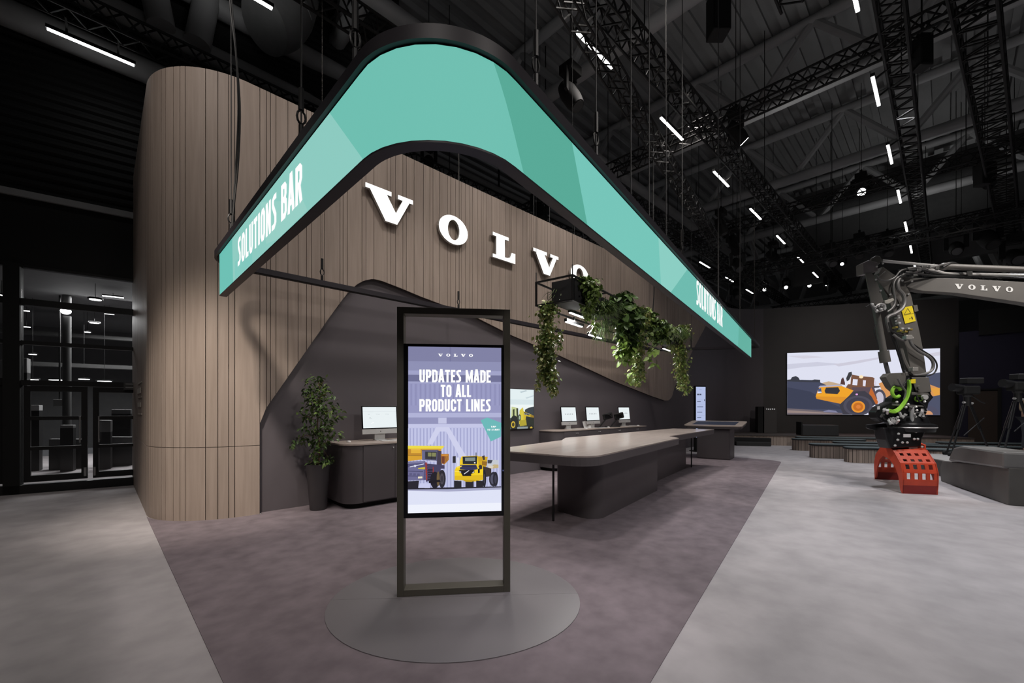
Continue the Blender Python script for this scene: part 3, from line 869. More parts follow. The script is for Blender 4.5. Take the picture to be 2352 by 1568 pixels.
S.poly(px(70, 66, 96), DP((215, 1060), (372, 1075), (372, 1105), (340, 1105), (330, 1190), (215, 1215)))
for k in range(5): S.poly(px(36, 34, 46), DP((230, 1110 + k * 20), (272, 1110 + k * 20), (272, 1120 + k * 20), (230, 1120 + k * 20)))
S.poly(px(150, 56, 56), DP((210, 1050), (222, 1050), (226, 1200), (216, 1200))); S.poly(px(150, 56, 56), DP((272, 1090), (280, 1090), (280, 1200), (272, 1200)))
S.disc(px(44, 42, 52), *D(350, 1190), .04, .054, 22); S.disc(px(34, 32, 42), *D(290, 1200), .05, .05, 22); S.disc(px(110, 92, 62), *D(318, 1190), .016, .045, 18)
S.poly(px(40, 38, 48), DP((64, 1210), (158, 1205), (150, 1270), (64, 1272)))
S.poly(px(220, 222, 240), DP((80, 1085), (200, 1060), (200, 1066), (80, 1092))); S.disc(px(220, 222, 240), *D(125, 1080), .012, .007, 12)
# right articulated truck
S.poly(px(48, 48, 56), DP((440, 1000), (466, 998), (466, 1056), (440, 1056)))
S.poly(px(216, 218, 236), DP((474, 1010), (496, 1010), (498, 1100), (474, 1100)))
S.poly(px(196, 200, 208), DP((735, 1030), (832, 1035), (832, 1070), (745, 1110), (735, 1080)))
S.poly(px(66, 68, 78), DP((738, 1032), (782, 1034), (770, 1062), (738, 1062)))
S.poly(px(196, 176, 130), DP((790, 1070), (832, 1072), (832, 1100), (760, 1108)))
S.poly(px(208, 168, 40), DP((640, 1000), (740, 1005), (720, 1120), (640, 1110)))
S.poly(px(60, 52, 50), DP((700, 1085), (770, 1105), (770, 1170), (700, 1180)))
S.disc(px(46, 46, 58), *D(790, 1195), .05, .045, 22); S.disc(px(84, 84, 104), *D(783, 1195), .026, .03, 16)
S.disc(px(40, 40, 50), *D(806, 1195), .028, .045, 18)
S.disc(px(36, 36, 44), *D(710, 1190), .02, .055, 18)
S.poly(px(240, 204, 44), DP((516, 1000), (655, 996), (660, 1090), (500, 1090), (500, 1040)))
S.poly(px(40, 44, 50), DP((524, 1003), (650, 1000), (646, 1068), (526, 1066)))
S.poly(px(128, 140, 138), DP((546, 1012), (632, 1010), (632, 1040), (546, 1040)))
S.poly(px(242, 208, 36), DP((470, 1090), (520, 1075), (640, 1085), (700, 1110), (700, 1200), (630, 1215), (540, 1205), (456, 1200), (456, 1120)))
S.poly(px(52, 54, 90), DP((506, 1072), (640, 1072), (655, 1110), (600, 1120), (500, 1112)))
S.poly(px(30, 30, 36), DP((490, 1115), (630, 1118), (600, 1150), (590, 1165), (525, 1165), (510, 1140)))
S.poly(px(30, 30, 36), DP((655, 1110), (670, 1100), (672, 1140), (655, 1145)))
S.poly(px(226, 226, 232), DP((534, 1148), (578, 1118), (582, 1122), (540, 1152)))
S.poly(px(224, 186, 34), DP((456, 1165), (700, 1160), (700, 1198), (630, 1212), (540, 1203), (456, 1202)))
for a_, b_ in ((452, 515), (548, 618), (640, 700)): S.poly(px(40, 38, 46), DP((a_, 1206), (b_, 1210), (b_, 1268), (a_, 1268)))
# closer detail on both trucks
for k in range(6): S.poly(px(150, 60, 56), DP((205 + k * 1.5, 1062 + k * 22), (232, 1062 + k * 22), (232, 1066 + k * 22), (205 + k * 1.5, 1066 + k * 22)))
S.poly(px(124, 122, 160), DP((64, 1048), (205, 1040), (208, 1052), (64, 1062)))
S.poly(px(74, 72, 106), DP((64, 1120), (192, 1124), (192, 1130), (64, 1126))); S.poly(px(74, 72, 106), DP((64, 1160), (190, 1164), (190, 1170), (64, 1166)))
for (a_, b_) in ((78, 1140), (110, 1142), (142, 1144)): S.poly(px(92, 90, 128), DP((a_, b_), (a_ + 22, b_), (a_ + 22, b_ + 18), (a_, b_ + 18)))
S.poly(px(236, 228, 200), DP((150, 1170), (186, 1168), (186, 1184), (150, 1186)))
S.poly(px(150, 110, 46), DP((64, 985), (180, 990), (180, 996), (64, 992))); S.poly(px(240, 196, 90), DP((92, 940), (170, 940), (170, 944), (92, 944)))
S.poly(px(38, 36, 44), DP((262, 962), (266, 962), (264, 1026), (260, 1026)))
S.poly(px(88, 84, 110), DP((182, 945), (320, 945), (320, 953), (182, 953)))
S.poly(px(200, 200, 220), DP((250, 1032), (300, 1036), (300, 1046), (250, 1042)))
S.poly(px(212, 140, 56), DP((350, 985), (400, 984), (398, 996), (350, 997)))
for k in range(4): S.poly(px(120, 70, 44), DP((352 + k * 13, 1000), (356 + k * 13, 1000), (354 + k * 12, 1058 - k * 6), (351 + k * 12, 1056 - k * 6)))
S.disc(px(74, 70, 80), *D(350, 1190), .022, .034, 18); S.disc(px(56, 54, 64), *D(350, 1190), .012, .02, 14)
S.poly(px(28, 26, 34), DP((240, 1206), (330, 1196), (340, 1215), (240, 1226)))
S.poly(px(200, 160, 40), DP((660, 1010), (700, 1010), (700, 1040), (660, 1040))); S.poly(px(150, 108, 36), DP((690, 1040), (735, 1046), (730, 1080), (690, 1076)))
S.poly(px(64, 58, 56), DP((690, 1000), (712, 992), (716, 1030), (700, 1034)))
S.poly(px(250, 224, 90), DP((474, 1092), (520, 1078), (520, 1086), (478, 1100)))
S.poly(px(250, 226, 96), DP((456, 1124), (500, 1126), (500, 1132), (456, 1130)))
S.poly(px(196, 160, 30), DP((520, 1198), (640, 1200), (600, 1216), (550, 1214)))
S.poly(px(60, 60, 66), DP((496, 1130), (512, 1124), (520, 1140), (500, 1142))); S.poly(px(60, 60, 66), DP((600, 1140), (622, 1122), (628, 1136), (610, 1146)))
S.poly(px(238, 238, 244), DP((498, 1132), (510, 1128), (512, 1134), (500, 1138))); S.poly(px(238, 238, 244), DP((606, 1138), (620, 1128), (622, 1134), (610, 1141)))
S.poly(px(26, 26, 30), DP((520, 1158), (600, 1158), (596, 1166), (526, 1166)))
S.poly(px(44, 44, 56), DP((516, 1082), (640, 1082), (640, 1086), (516, 1086)))
S.poly(px(36, 36, 42), DP((636, 968), (642, 968), (642, 998), (636, 998))); S.poly(px(240, 240, 246), DP((622, 1050), (634, 1050), (634, 1060), (622, 1060)))
S.poly(px(50, 48, 52), DP((660, 1086), (672, 1070), (690, 1078), (690, 1108), (672, 1112)))
S.poly(px(216, 206, 190), DP((745, 1078), (790, 1084), (780, 1104), (750, 1098)))
S.disc(px(64, 62, 76), *D(710, 1190), .009, .03, 14); S.disc(px(60, 60, 76), *D(806, 1195), .013, .026, 14)
S.poly(px(190, 192, 222), DP((205, 1262), (250, 1262), (250, 1267), (205, 1267)))
# call-to-action sail and words
S.poly(px(108, 184, 184), DP((678, 695), (735, 672), (856, 718), (853, 835), (766, 875)))
wh = px(255, 255, 255)
S.text(wh, 'TAP', D(788, 757)[0], D(788, 757)[1], .0095, .055)
S.text(wh, 'TO START', D(788, 782)[0], D(788, 782)[1], .0095, .135)
ps, tw = serif_word(.85); hx = .0165
S.text(wh, '', .505, D(465, 156)[1], hx, .372, pol=(ps, tw))
for ln, ya, yb2, xa, xb in (('UPDATES MADE', 372, 272, 162, 765), ('TO ALL', 497, 396, 340, 597), ('PRODUCT LINES', 618, 518, 162, 765)):
    ua, va = D(xa, ya); ub, vb = D(xb, yb2)
    S.text(wh, ln, (ua + ub) / 2, va, vb - va, ub - ua)
mbp = S.mb; o = mbp.build('screen_picture', S.ms, hs, local=True)

# ================================================================== bar table
root = thing('bar_table', 'long stepped oak-topped bar table with dark underside and pedestal in the middle of the carpet', 'table', (7.6, 3.9, 0), R(10))
ZTB = 1.02
q = lambda x, y, z=ZTB: tuple(onZ(x, y, z).xy)
a10 = Vector((math.cos(R(9.8)), math.sin(R(9.8)))); n10 = Vector((-a10.y, a10.x))
P1 = Vector(q(1370, 1046)); P2 = Vector(q(1556, 1005.5)); 
fr_ = Vector(q(1352, 1046.5))
base_ = P1
def tb(u, v): p = base_ + a10 * u + n10 * v; return (p.x, p.y)
L1 = (P2 - P1).dot(a10); P3 = Vector(q(1641, 985.5)); L2 = (P3 - base_).dot(a10); V2 = (P3 - base_).dot(n10)
P4 = Vector(q(1292, 1010)); L0 = (P4 - base_).dot(a10); V4 = (P4 - base_).dot(n10)
top1 = [tb(-.22, -.02), tb(L1, 0), q(1537, 1001.2), tuple(P3), q(1546, 983.6), q(1299, 1005.0), q(1290, 1010.6), tb(-.22, V4 - .06)]
pol = fillet(top1, [.32, .02, .02, .03, .05, .02, .02, .1])
mb = MB(); mb.prism(pol, ZTB - .018, ZTB); mb.build('table_top', M_table, root, smooth=True)
cen = sum((Vector(p) for p in pol), Vector((0, 0))) / len(pol)
mb = MB(); ins = outer(pol, -.006, True) if True else pol
def signed(P): return sum(P[i][0] * P[(i + 1) % len(P)][1] - P[(i + 1) % len(P)][0] * P[i][1] for i in range(len(P)))
mb.prism(pol, ZTB - .125, ZTB - .018); mb.build('apron', M_cab, root)
a_ = Vector(q(1276, 1172, .006)); b_ = Vector(q(1368, 1198, .006)); c_ = Vector(q(1510, 1126, .006)); w_ = (a_ - b_)
pd = fillet([tuple(b_), tuple(c_), tuple(c_ + w_), tuple(a_)], [.22, .01, .01, .12])
mb = MB(); mb.prism(pd, 0.006, ZTB - .125); mb.build('pedestal', M_cab, root, smooth=True)
dd2 = (c_ - b_).normalized(); e_ = Vector(q(1577, 1074, .006)); n2 = Vector((-dd2.y, dd2.x)); k2 = (e_ - c_).dot(n2); c2 = c_ + n2 * k2 + dd2 * .012
pd = fillet([tuple(c2), tuple(e_), tuple(e_ + n2 * .75), tuple(c2 + n2 * .75)], [.01, .08, .08, .01])
mb = MB(); mb.prism(pd, 0.006, ZTB - .125); mb.build('pedestal', M_cab, root, smooth=True)
for (x, y) in ((1271, 1196), (1588, 1073)):
    p = onZ(x, y, .006); mb = MB(); mb.cyl(p, (p.x, p.y, ZTB - .12), .016, 12); mb.build('leg', M_black, root, smooth=True)

# ================================================================== touch table
A_ = Vector((13.64, 5.56)); B_ = Vector((13.80, 4.62))
dx = (B_ - A_).normalized(); rzt = math.atan2(dx.y, dx.x)
mid = (A_ + B_) / 2
root = thing('touch_table', 'tilted touchscreen table with oak frame on a dark square pedestal', 'table', (mid.x, mid.y, 0.006), rzt)
mb = MB(); mb.box((0, .42, .47), (.96, .82, .94)); mb.build('pedestal', M_cab, root, local=True, bevel=.03)
mb = MB(); mb.box((0, .42, .965), (.5, .5, .08)); mb.build('neck', M_black, root, local=True)
tilt = Matrix.Rotation(R(5.5), 3, 'X')
def tl(x, y, z): return Vector((0, .40, 1.085)) + tilt @ Vector((x, y, z))
ol = fillet([(-.83, -.62), (.83, -.62), (.83, .62), (-.83, .62)], [.14] * 4)
mb = MB(); mb.add([tl(x, y, z) for z in (.0, .03) for x, y in ol], [tuple(reversed(range(len(ol)))), tuple(range(len(ol), 2 * len(ol)))] + [(i, (i + 1) % len(ol), len(ol) + (i + 1) % len(ol), len(ol) + i) for i in range(len(ol))])
mb.build('table_top', M_woodx, root, local=True)
il = fillet([(-.80, -.59), (.80, -.59), (.80, .59), (-.80, .59)], [.12] * 4)
mb = MB(); n = len(il); mb.add([tl(x, y, z) for z in (-.075, 0) for x, y in il], [tuple(reversed(range(n)))] + [(i, (i + 1) % n, n + (i + 1) % n, n + i) for i in range(n)])
mb.build('apron', M_cab, root, local=True)
mb = MB(); mb.add([tl(x, y, .0315) for x, y in ((-.62, -.42), (.62, -.42), (.62, .42), (-.62, .42))], [(0, 1, 2, 3)])
mb.build('touch_screen', emis('idle_screen', lin((38, 42, 56)), 1.0), root, local=True)

# ================================================================== wall counters
def counter(name, label, x0, x1, y0, y1, ndoor, rl, rr, zt=1.035):
    root = thing(name, label, 'cabinet', ((x0 + x1) / 2, (y0 + y1) / 2, .006))
    ol = fillet([(x0, y0), (x1, y0), (x1, y1), (x0, y1)], [rl, rr, .0, .0])
    mb = MB(); mb.prism(ol, zt - .025, zt); mb.build('worktop', M_woodx, root, smooth=True)
    ol = fillet([(x0 + .02, y0 + .02), (x1 - .02, y0 + .02), (x1 - .02, y1), (x0 + .02, y1)], [rl * .95, rr * .95, 0, 0])
    mb = MB(); mb.prism(ol, .09, zt - .025); mb.build('body', M_cab, root, smooth=True)
    ol = fillet([(x0 + .09, y0 + .09), (x1 - .09, y0 + .09), (x1 - .09, y1), (x0 + .09, y1)], [rl * .7, rr * .7, 0, 0])
    mb = MB(); mb.prism(ol, .006, .09); mb.build('plinth', M_blackm, root)
    a, b = x0 + max(rl, .05) + .02, x1 - max(rr, .03) - .02
    w = (b - a) / ndoor
    for i in range(ndoor):
        mb = MB(); mb.box((a + w * (i + .5), y0 + .016, (zt + .07) / 2), (w - .006, .012, zt - .14)); d = mb.build('door', M_cab, root, bevel=.001)
        kx = a + w * (i + (0.93 if i % 2 == 0 else .07))
        mb = MB(); M3 = Matrix.Rotation(PI / 2, 3, 'X'); mb.lathe([(.001, 0), (.008, 0), (.011, .012), (.010, .02), (.001, .022)], (kx, y0 + .010, zt - .09), 12, M3); mb.build('knob', M_alu, d, smooth=True)
    return root
counter('counter_cabinet', 'dark counter cabinet with oak worktop beside the potted plant', 2.72, 5.3, 6.46, 7.31, 4, .26, .05)
counter('counter_cabinet', 'long dark counter cabinet with oak worktop carrying three computers', 8.10, 12.62, 6.74, 7.31, 8, .3, .02)

# ================================================================== all-in-one computers
def computer(x, yb, z, rz, label, pic=None):
    root = thing('desktop_computer', label, 'computer', (x, yb, z), rz, 'computers on the counters')
    tl_ = Matrix.Rotation(R(-6), 3, 'X')
    O = Vector((0, 0, .115))
    def t(v): return O + tl_ @ Vector(v)
    W2, Hh = .325, .49
    def slab(name, z0, z1, y0, y1, m, par=root, x_=W2):
        mb = MB(); vs = [t((sx * x_, y, zz)) for zz in (z0, z1) for y in (y0, y1) for sx in (-1, 1)]
        mb.add(vs, [(0, 2, 3, 1), (4, 5, 7, 6), (0, 1, 5, 4), (2, 6, 7, 3), (0, 4, 6, 2), (1, 3, 7, 5)])
        return mb.build(name, m, par, local=True, bevel=.003)
    slab('chin', 0, .085, -.012, .012, M_alu)
    scn = slab('screen', .085, Hh, -.012, .012, mat('gloss_black', (.006, .006, .008), .25))
    S = Sheet(t((-W2 + .018, -.0125, .105)), tl_ @ Vector((2 * W2 - .036, 0, 0)), tl_ @ Vector((0, 0, Hh - .125)), .0003)
    S.rect(px(232, 240, 242), 0, 0, 1, 1)
    if pic == 'word':
        S.text(px(110, 112, 118), '', .5, .46, .085, .56, pol=serif_word(.75))
    else:
        g = px(196, 204, 208)
        S.rect(px(222, 230, 233), 0, .78, 1, .80)
        for (u, v) in ((.15, .64), (.38, .65), (.44, .64), (.66, .65), (.72, .64), (.18, .49)): S.rect(g, u, v, u + .05, v + .02)
        S.rect(g, .18, .44, .26, .455); S.rect(g, .14, .76, .30, .768)
        S.poly(px(250, 252, 255), [(.22, .22), (.30, .28), (.31, .25), (.23, .2)])
    S.mb.build('screen_picture', S.ms, scn, local=True)
    mb = MB(); mb.lathe([(.001, 0), (.009, 0), (.009, .001), (.001, .001)], t((0, -.0125, .043)), 12, tl_ @ Matrix.Rotation(PI / 2, 3, 'X')); mb.build('badge', M_blackm, root, local=True)
    mb = MB(); mb.cyl(t((0, -.0115, Hh - .01)), t((0, -.014, Hh - .01)), .003, 8); mb.build('camera_lens', M_blackm, scn, local=True)
    mb = MB(); pr_ = [(-.02, .16), (.0, .16), (.03, .01), (.11, .008), (.11, 0), (-.09, 0), (-.09, .008), (-.02, .012)]
    pr_ = [(.015, .20), (.03, .20), (.05, .06), (.10, .012), (.10, 0), (-.08, 0), (-.08, .008), (.03, .014)]
    n = len(pr_); vs = [(sx * .095, y, z) for sx in (-1, 1) for y, z in pr_]
    mb.add(vs, [tuple(range(n)), tuple(reversed(range(n, 2 * n)))] + [(i, n + i, n + (i + 1) % n, (i + 1) % n) for i in range(n)])
    mb.build('stand', M_alu, root, local=True)
    return root
def keyboard(x, y, z, rz, label):
    root = thing('keyboard', label, 'keyboard', (x, y, z), rz, 'keyboards on the counters')
    mb = MB(); mb.box((0, 0, .006), (.42, .115, .010)); mb.build('case', M_alu, root, local=True, bevel=.003)
    mb = MB()
    for r in range(5):
        for c in range(17): mb.box((-.198 + c * .0247, -.043 + r * .0212, .0125), (.021, .018, .004))
    mb.build('keys', mat('white_plastic', (.75, .75, .75), .4), root, local=True)
def mouse(x, y, z, label):
    root = thing('mouse', label, 'mouse', (x, y, z), 0)
    mb = MB(); mb.sphere((0, 0, .008), .03, 14, (1, 1.7, .75)); mb.build('shell', mat('white_plastic', (.75, .75, .75), .4), root, local=True, smooth=True)
ZC = 1.035
rr = -math.atan2(CAMZ[0], CAMZ[1])
def cx_at(px_, Y): return onY(px_, 1000, Y).x
specc = [(874, 6.95, -.06, 'silver desktop computer with a pale page on screen, beside the potted plant', None),
         (1308, 7.05, .0, 'silver desktop computer showing a grey word, nearest of three on the long counter', 'word'),
         (1363, 7.05, .0, 'middle silver desktop computer of three on the long counter, beside white card holder', 'word'),
         (1435, 7.05, .0, 'farthest silver desktop computer on the long counter, partly behind a black handset', 'word')]
for i, (p, Y, rz, lab, pic) in enumerate(specc):
    X = cx_at(p, Y); computer(X, Y, ZC, rz, lab, pic)
    KL = ['keyboard in front of the computer beside the potted plant', 'keyboard in front of the nearest computer on the long counter', 'keyboard in front of the middle computer on the long counter', 'keyboard in front of the farthest computer on the long counter'][i]
    f = Vector((math.sin(rz), -math.cos(rz))); s_ = Vector((math.cos(rz), math.sin(rz)))
    kp = Vector((X, Y)) + f * .22 + s_ * .12
    keyboard(kp.x, max(kp.y, 6.58 if i == 0 else 6.84), ZC, rz, 'white slim ' + KL)
    if i: mouse(kp.x + .36, max(kp.y - .05, 6.86), ZC, 'white mouse at the right of the ' + KL[:8] + KL[8:].replace(' in front of', ' of'))
mouse(cx_at(801, 6.9), 6.9, ZC, 'small white mouse on the oak worktop beside the potted plant')
# white card holder, two handsets on stands
hx = cx_at(1349, 7.12)
root = thing('card_holder', 'white folded card holder between the nearest and middle computers of the long counter', 'card holder', (hx, 7.12, ZC), -.6)
mb = MB(); wp_ = mat('white_plastic', (.75, .75, .75), .4)
mb.bar((0, -.02, 0), (-.03, .05, .2), .2, .006, Vector((0, 1, .2))); mb.build('back', wp_, root, local=True)
mb = MB(); mb.box((0, -.01, .004), (.2, .12, .008)); mb.build('foot', wp_, root, local=True)
def handset(px_, Y, label):
    X = cx_at(px_, Y)
    root = thing('handset_holder', label, 'device stand', (X, Y, ZC), -.7)
    mb = MB(); mb.box((-.1, 0, .012), (.42, .2, .022)); mb.build('base', M_black, root, local=True, bevel=.005)
    mb = MB(); mb.bar((-.14, 0, .02), (.06, 0, .26), .045, .03); mb.build('arm', M_black, root, local=True, bevel=.004)
    mb = MB(); mb.box((.1, -.01, .33), (.3, .06, .18), rot=Matrix.Rotation(R(-14), 3, 'Y')); h = mb.build('handset', M_blackm, root, local=True, bevel=.03)
    mb = MB(); mb.tube([(-.05, -.05, .36), (.0, -.07, .40), (.12, -.07, .38), (.22, -.05, .30)], .012, 8); mb.build('grip', M_black, h, local=True, smooth=True)
    mb = MB(); mb.box((.1, -.042, .33), (.2, .003, .1), rot=Matrix.Rotation(R(-14), 3, 'Y')); mb.build('display', mat('gloss_black', (.006, .006, .008), .25), h, local=True)
handset(1388, 7.0, 'black handset on an angled stand right of the middle computer')
handset(1414, 7.0, 'black handset on an angled stand left of the farthest computer')

# ================================================================== wall television
YT = YW - .06
xr_ = onY(1227, 940, YT).x; zt2 = onY(1227, 894, YT).z; zb2 = onY(1227, 984, YT).z; hh = zt2 - zb2; ww = hh * 1.72
root = thing('wall_television', 'wall-mounted television showing a yellow dump truck under a pale sky', 'television', (xr_ - ww / 2, YT, zb2))
mb = MB(); mb.box((xr_ - ww / 2, YT + .03, zb2 + hh / 2), (ww, .05, hh)); mb.build('housing', M_blackm, root, bevel=.004)
mb = MB(); mb.box((xr_ - ww / 2, YT + .057, zb2 + hh / 2), (.4, .004, .3)); mb.build('mount', M_black, root)
xl_v = onY(1174, 940, YT).x; b = .012
S = Sheet((xr_ - ww + b, YT + .004, zb2 + b), (ww - 2 * b, 0, 0), (0, 0, hh - 2 * b), .0004)
u0 = (xl_v - (xr_ - ww + b)) / (ww - 2 * b)
def V_(x, y): return (u0 + (1 - u0) * (x - 88) / 330.0, 1 - (y - 215) / (555 - 8 * (x - 88) / 330))
def VP(*a): return [V_(*p) for p in a]
S.rect(px(226, 238, 240), 0, 0, 1, 1); S.rect(px(214, 228, 232), 0, .62, 1, .74); S.rect(px(236, 244, 244), 0, .5, 1, .6)
S.poly(px(186, 202, 208), VP((210, 250), (300, 225), (320, 235), (230, 265))); S.poly(px(200, 214, 220), VP((290, 330), (418, 290), (418, 305), (310, 345)))
S.rect(px(84, 92, 88), 0, 0, 1, .28)
S.poly(px(58, 64, 70), VP((285, 500), (340, 470), (418, 455), (418, 620), (285, 600)))
S.poly(px(76, 84, 76), VP((88, 640), (418, 620), (418, 770), (88, 770)))
S.poly(px(44, 48, 42), VP((285, 600), (418, 610), (418, 770), (270, 770)))
S.poly(px(196, 206, 150), VP((95, 460), (180, 475), (180, 600), (88, 610)))
S.poly(px(60, 66, 48), VP((110, 500), (135, 490), (135, 590), (112, 600))); S.poly(px(56, 62, 46), VP((160, 480), (185, 480), (190, 620), (165, 620)))
S.poly(px(214, 196, 70), VP((205, 510), (255, 465), (265, 540), (270, 620), (240, 720), (200, 700)))
S.poly(px(206, 178, 48), VP((262, 520), (416, 585), (416, 612), (300, 590), (290, 660), (262, 640)))
S.poly(px(36, 40, 42), VP((268, 535), (355, 555), (350, 580), (275, 570)))
S.text(px(235, 238, 230), '', V_(310, 565)[0], V_(310, 568)[1], .03, .11, pol=serif_word(.6))
S.poly(px(176, 160, 50), VP((205, 650), (300, 640), (310, 720), (210, 730)))
S.poly(px(150, 120, 40), VP((365, 570), (416, 582), (416, 612), (365, 600)))
S.disc(px(40, 44, 42), *V_(130, 690), .085, .20); S.disc(px(210, 180, 60), *V_(115, 706), .042, .085); S.disc(px(70, 64, 40), *V_(115, 706), .026, .052)
S.disc(px(50, 54, 50), *V_(205, 610), .03, .08); S.disc(px(160, 180, 150), *V_(205, 610), .018, .052)
S.disc(px(36, 38, 34), *V_(375, 765), .05, .09, a0=0, a1=180); S.disc(px(200, 170, 60), *V_(375, 765), .028, .05, a0=0, a1=180)
S.rect(px(140, 150, 150), u0 + .12, .0, u0 + .34, .05)
S.rect(px(60, 66, 58), 0, 0, u0 - .04, .42); S.poly(px(210, 184, 60), [(.05, .2), (u0 - .06, .24), (u0 - .06, .5), (.08, .46)])
S.disc(px(40, 44, 42), .2, .12, .09, .17)
S.build('screen_picture', root)

# ================================================================== kiosk totem near the far end of the dark wall
p = at(1609.5, 960, 15.6); rk = math.atan2(-.30, .95) - .35
rk = rr + .18
hk = 1.6 + (937 - 886) / 972 * 15.6
root = thing('info_kiosk', 'slim tall kiosk with a pale blue menu screen against the dark wall', 'kiosk', (p.x, p.y, 0.006), rk)
mb = MB(); mb.box((0, .06, hk / 2), (.42, .12, hk)); hs = mb.build('housing', M_blackm, root, local=True, bevel=.006)
mb = MB(); mb.box((0, .06, .015), (.6, .4, .03)); mb.build('foot_plate', M_black, root, local=True)
S = Sheet((-.195, -.0015, .52), (.39, 0, 0), (0, 0, hk - .56), .0006)
S.rect(px(178, 190, 226), 0, 0, 1, 1)
dk = px(70, 76, 96); S.rect(dk, .12, .835, .32, .862); S.rect(dk, .36, .835, .56, .862); S.rect(px(140, 150, 180), .35, .94, .6, .947)
for k in range(7): 
    v = .70 - k * .105; S.rect(px(100, 108, 136), .12, v, .5 + .35 * ((k * 37) % 10) / 10, v + .016); S.rect(px(150, 160, 196), .12, v + .05, .9, v + .053)
S.disc(px(60, 66, 86), .88, .735, .045, .02)
S.mb.build('screen_picture', S.ms, hs, local=True)

# ================================================================== potted tree
TP0 = onZ(731, 1169, .006)
root = thing('potted_tree', 'leafy green potted tree in a tall dark conical pot at the wall opening', 'plant', TP0)
M_pot = mat('dark_pot', (.055, .05, .054), .5)
x, y, z = TP0; sc = 6.676 / 972
Z0 = 6.66
mb = MB(); mb.lathe([(.118, 0), (.125, .02), (.175, .69), (.178, .715), (.165, .715), (.160, .66), (.001, .65)], (x, y, .006), 32); mb.build('pot', M_pot, root, smooth=True)
mb = MB(); mb.lathe([(.001, .645), (.158, .66), (.001, .662)], (x, y, .006), 20); mb.build('soil', mat('soil', (.02, .015, .012), .95), root)
trunk = smooth_path([(x, y, .65), (x + .02, y, 1.0), (x - .01, y + .01, 1.35), (x + .03, y, 1.7), (x, y, 2.02)], 5)
mb = MB(); mb.tube(trunk, [.014 - .008 * i / len(trunk) for i in range(len(trunk))], 7)
tips = []
rng = random.Random(3)
def pxw(px_, py_, dy=0): c = at(px_, py_, 6.66); return Vector((c.x, c.y, c.z)) + FWD * dy
for (bx, by, hx_, hy_) in ((731, 1000, 690, 1005), (733, 960, 772, 935), (731, 930, 705, 890), (733, 990, 764, 990), (730, 900, 745, 875), (732, 1010, 712, 1000), (731, 970, 704, 955), (733, 1030, 752, 1050), (731, 1040, 718, 1062), (735, 915, 700, 912), (733, 1015, 768, 1003), (730, 920, 752, 905)):
    a = pxw(bx, by); b = pxw(hx_, hy_, rng.uniform(-.12, .06)); m_ = (a + b) / 2 + Vector((0, 0, .03))
    pth = smooth_path([a, m_, b], 4); mb.tube(pth, .004, 5); tips.append((a, b))
mb.build('trunk', mat('bark', (.18, .11, .07), .8), root, smooth=True)
def leaf(mb, p, d, L, Wd, droop=.2, nrm=None):
    d = d.normalized(); s = d.cross(UP)
    if s.length < 1e-3: s = Vector((1, 0, 0))
    s.normalize(); n = s.cross(d).normalized()
    roll = rng.uniform(-.9, .9); s2 = s * math.cos(roll) + n * math.sin(roll); n2 = d.cross(s2)
    a = p; b = p + d * L * .35 + s2 * Wd * .5 - n2 * L * .04; c = p + d * L * .35 - s2 * Wd * .5 - n2 * L * .04
    b2 = p + d * L * .7 + s2 * Wd * .38 - UP * L * droop * .4; c2 = p + d * L * .7 - s2 * Wd * .38 - UP * L * droop * .4
    m1 = p + d * L * .35 ; m2 = p + d * L * .7 - UP * L * droop * .35; e = p + d * L - UP * L * droop
    mb.add([a, b, m1, c, b2, m2, c2, e], [(0, 1, 2), (0, 2, 3), (1, 4, 5, 2), (2, 5, 6, 3), (4, 7, 5), (5, 7, 6)])
def rdir(v=1.0):
    while True:
        q = Vector((rng.uniform(-1, 1), rng.uniform(-1, 1), rng.uniform(-1, 1) * v))
        if .1 < q.length < 1: return q.normalized()
def leafmat(name, c1, c2, rough=.4):
    if name in MATS: return MATS[name]
    m = mat(name, c1, rough, amt=.35, scale=14); return m
G1 = leafmat('leaf_dark', (.07, .125, .036), (0, 0, 0), .3); G2 = leafmat('leaf_mid', (.15, .225, .055), (0, 0, 0), .35); G3 = leafmat('leaf_olive', (.30, .31, .10), (0, 0, 0), .4); G4 = leafmat('leaf_lime', (.25, .38, .08), (0, 0, 0), .35)
mb = MB()
blobs = [(730, 885, 26, 24, 60), (722, 905, 24, 22, 60), (742, 920, 26, 26, 65), (728, 935, 28, 20, 60), (760, 940, 22, 20, 36), (778, 950, 12, 14, 14), (735, 975, 30, 22, 75), (750, 990, 22, 18, 45), (704, 955, 14, 12, 26), (700, 985, 12, 10, 14), (720, 1005, 22, 14, 34), (734, 1020, 22, 14, 40), (690, 1012, 14, 10, 20), (678, 1020, 8, 7, 10), (728, 1045, 16, 16, 30), (740, 1062, 18, 8, 18), (757, 1055, 8, 10, 12), (715, 1064, 8, 6, 10), (770, 995, 12, 14, 14), (715, 870, 12, 8, 10)]
for bx, by, rx, ry, n in blobs:
    for _ in range(int(n * 1.2)):
        a = rng.uniform(0, 2 * PI); rr_ = math.sqrt(rng.random())
        p = pxw(bx + rx * rr_ * math.cos(a), by + ry * rr_ * math.sin(a), rng.uniform(-.15, .12))
        mb.cur = 0 if rng.random() < .7 else 1
        leaf(mb, p, (rdir(.6) + Vector((0, 0, -.15))), rng.uniform(.065, .10), rng.uniform(.032, .046), .3)
mb.build('foliage', [G1, G2], root)

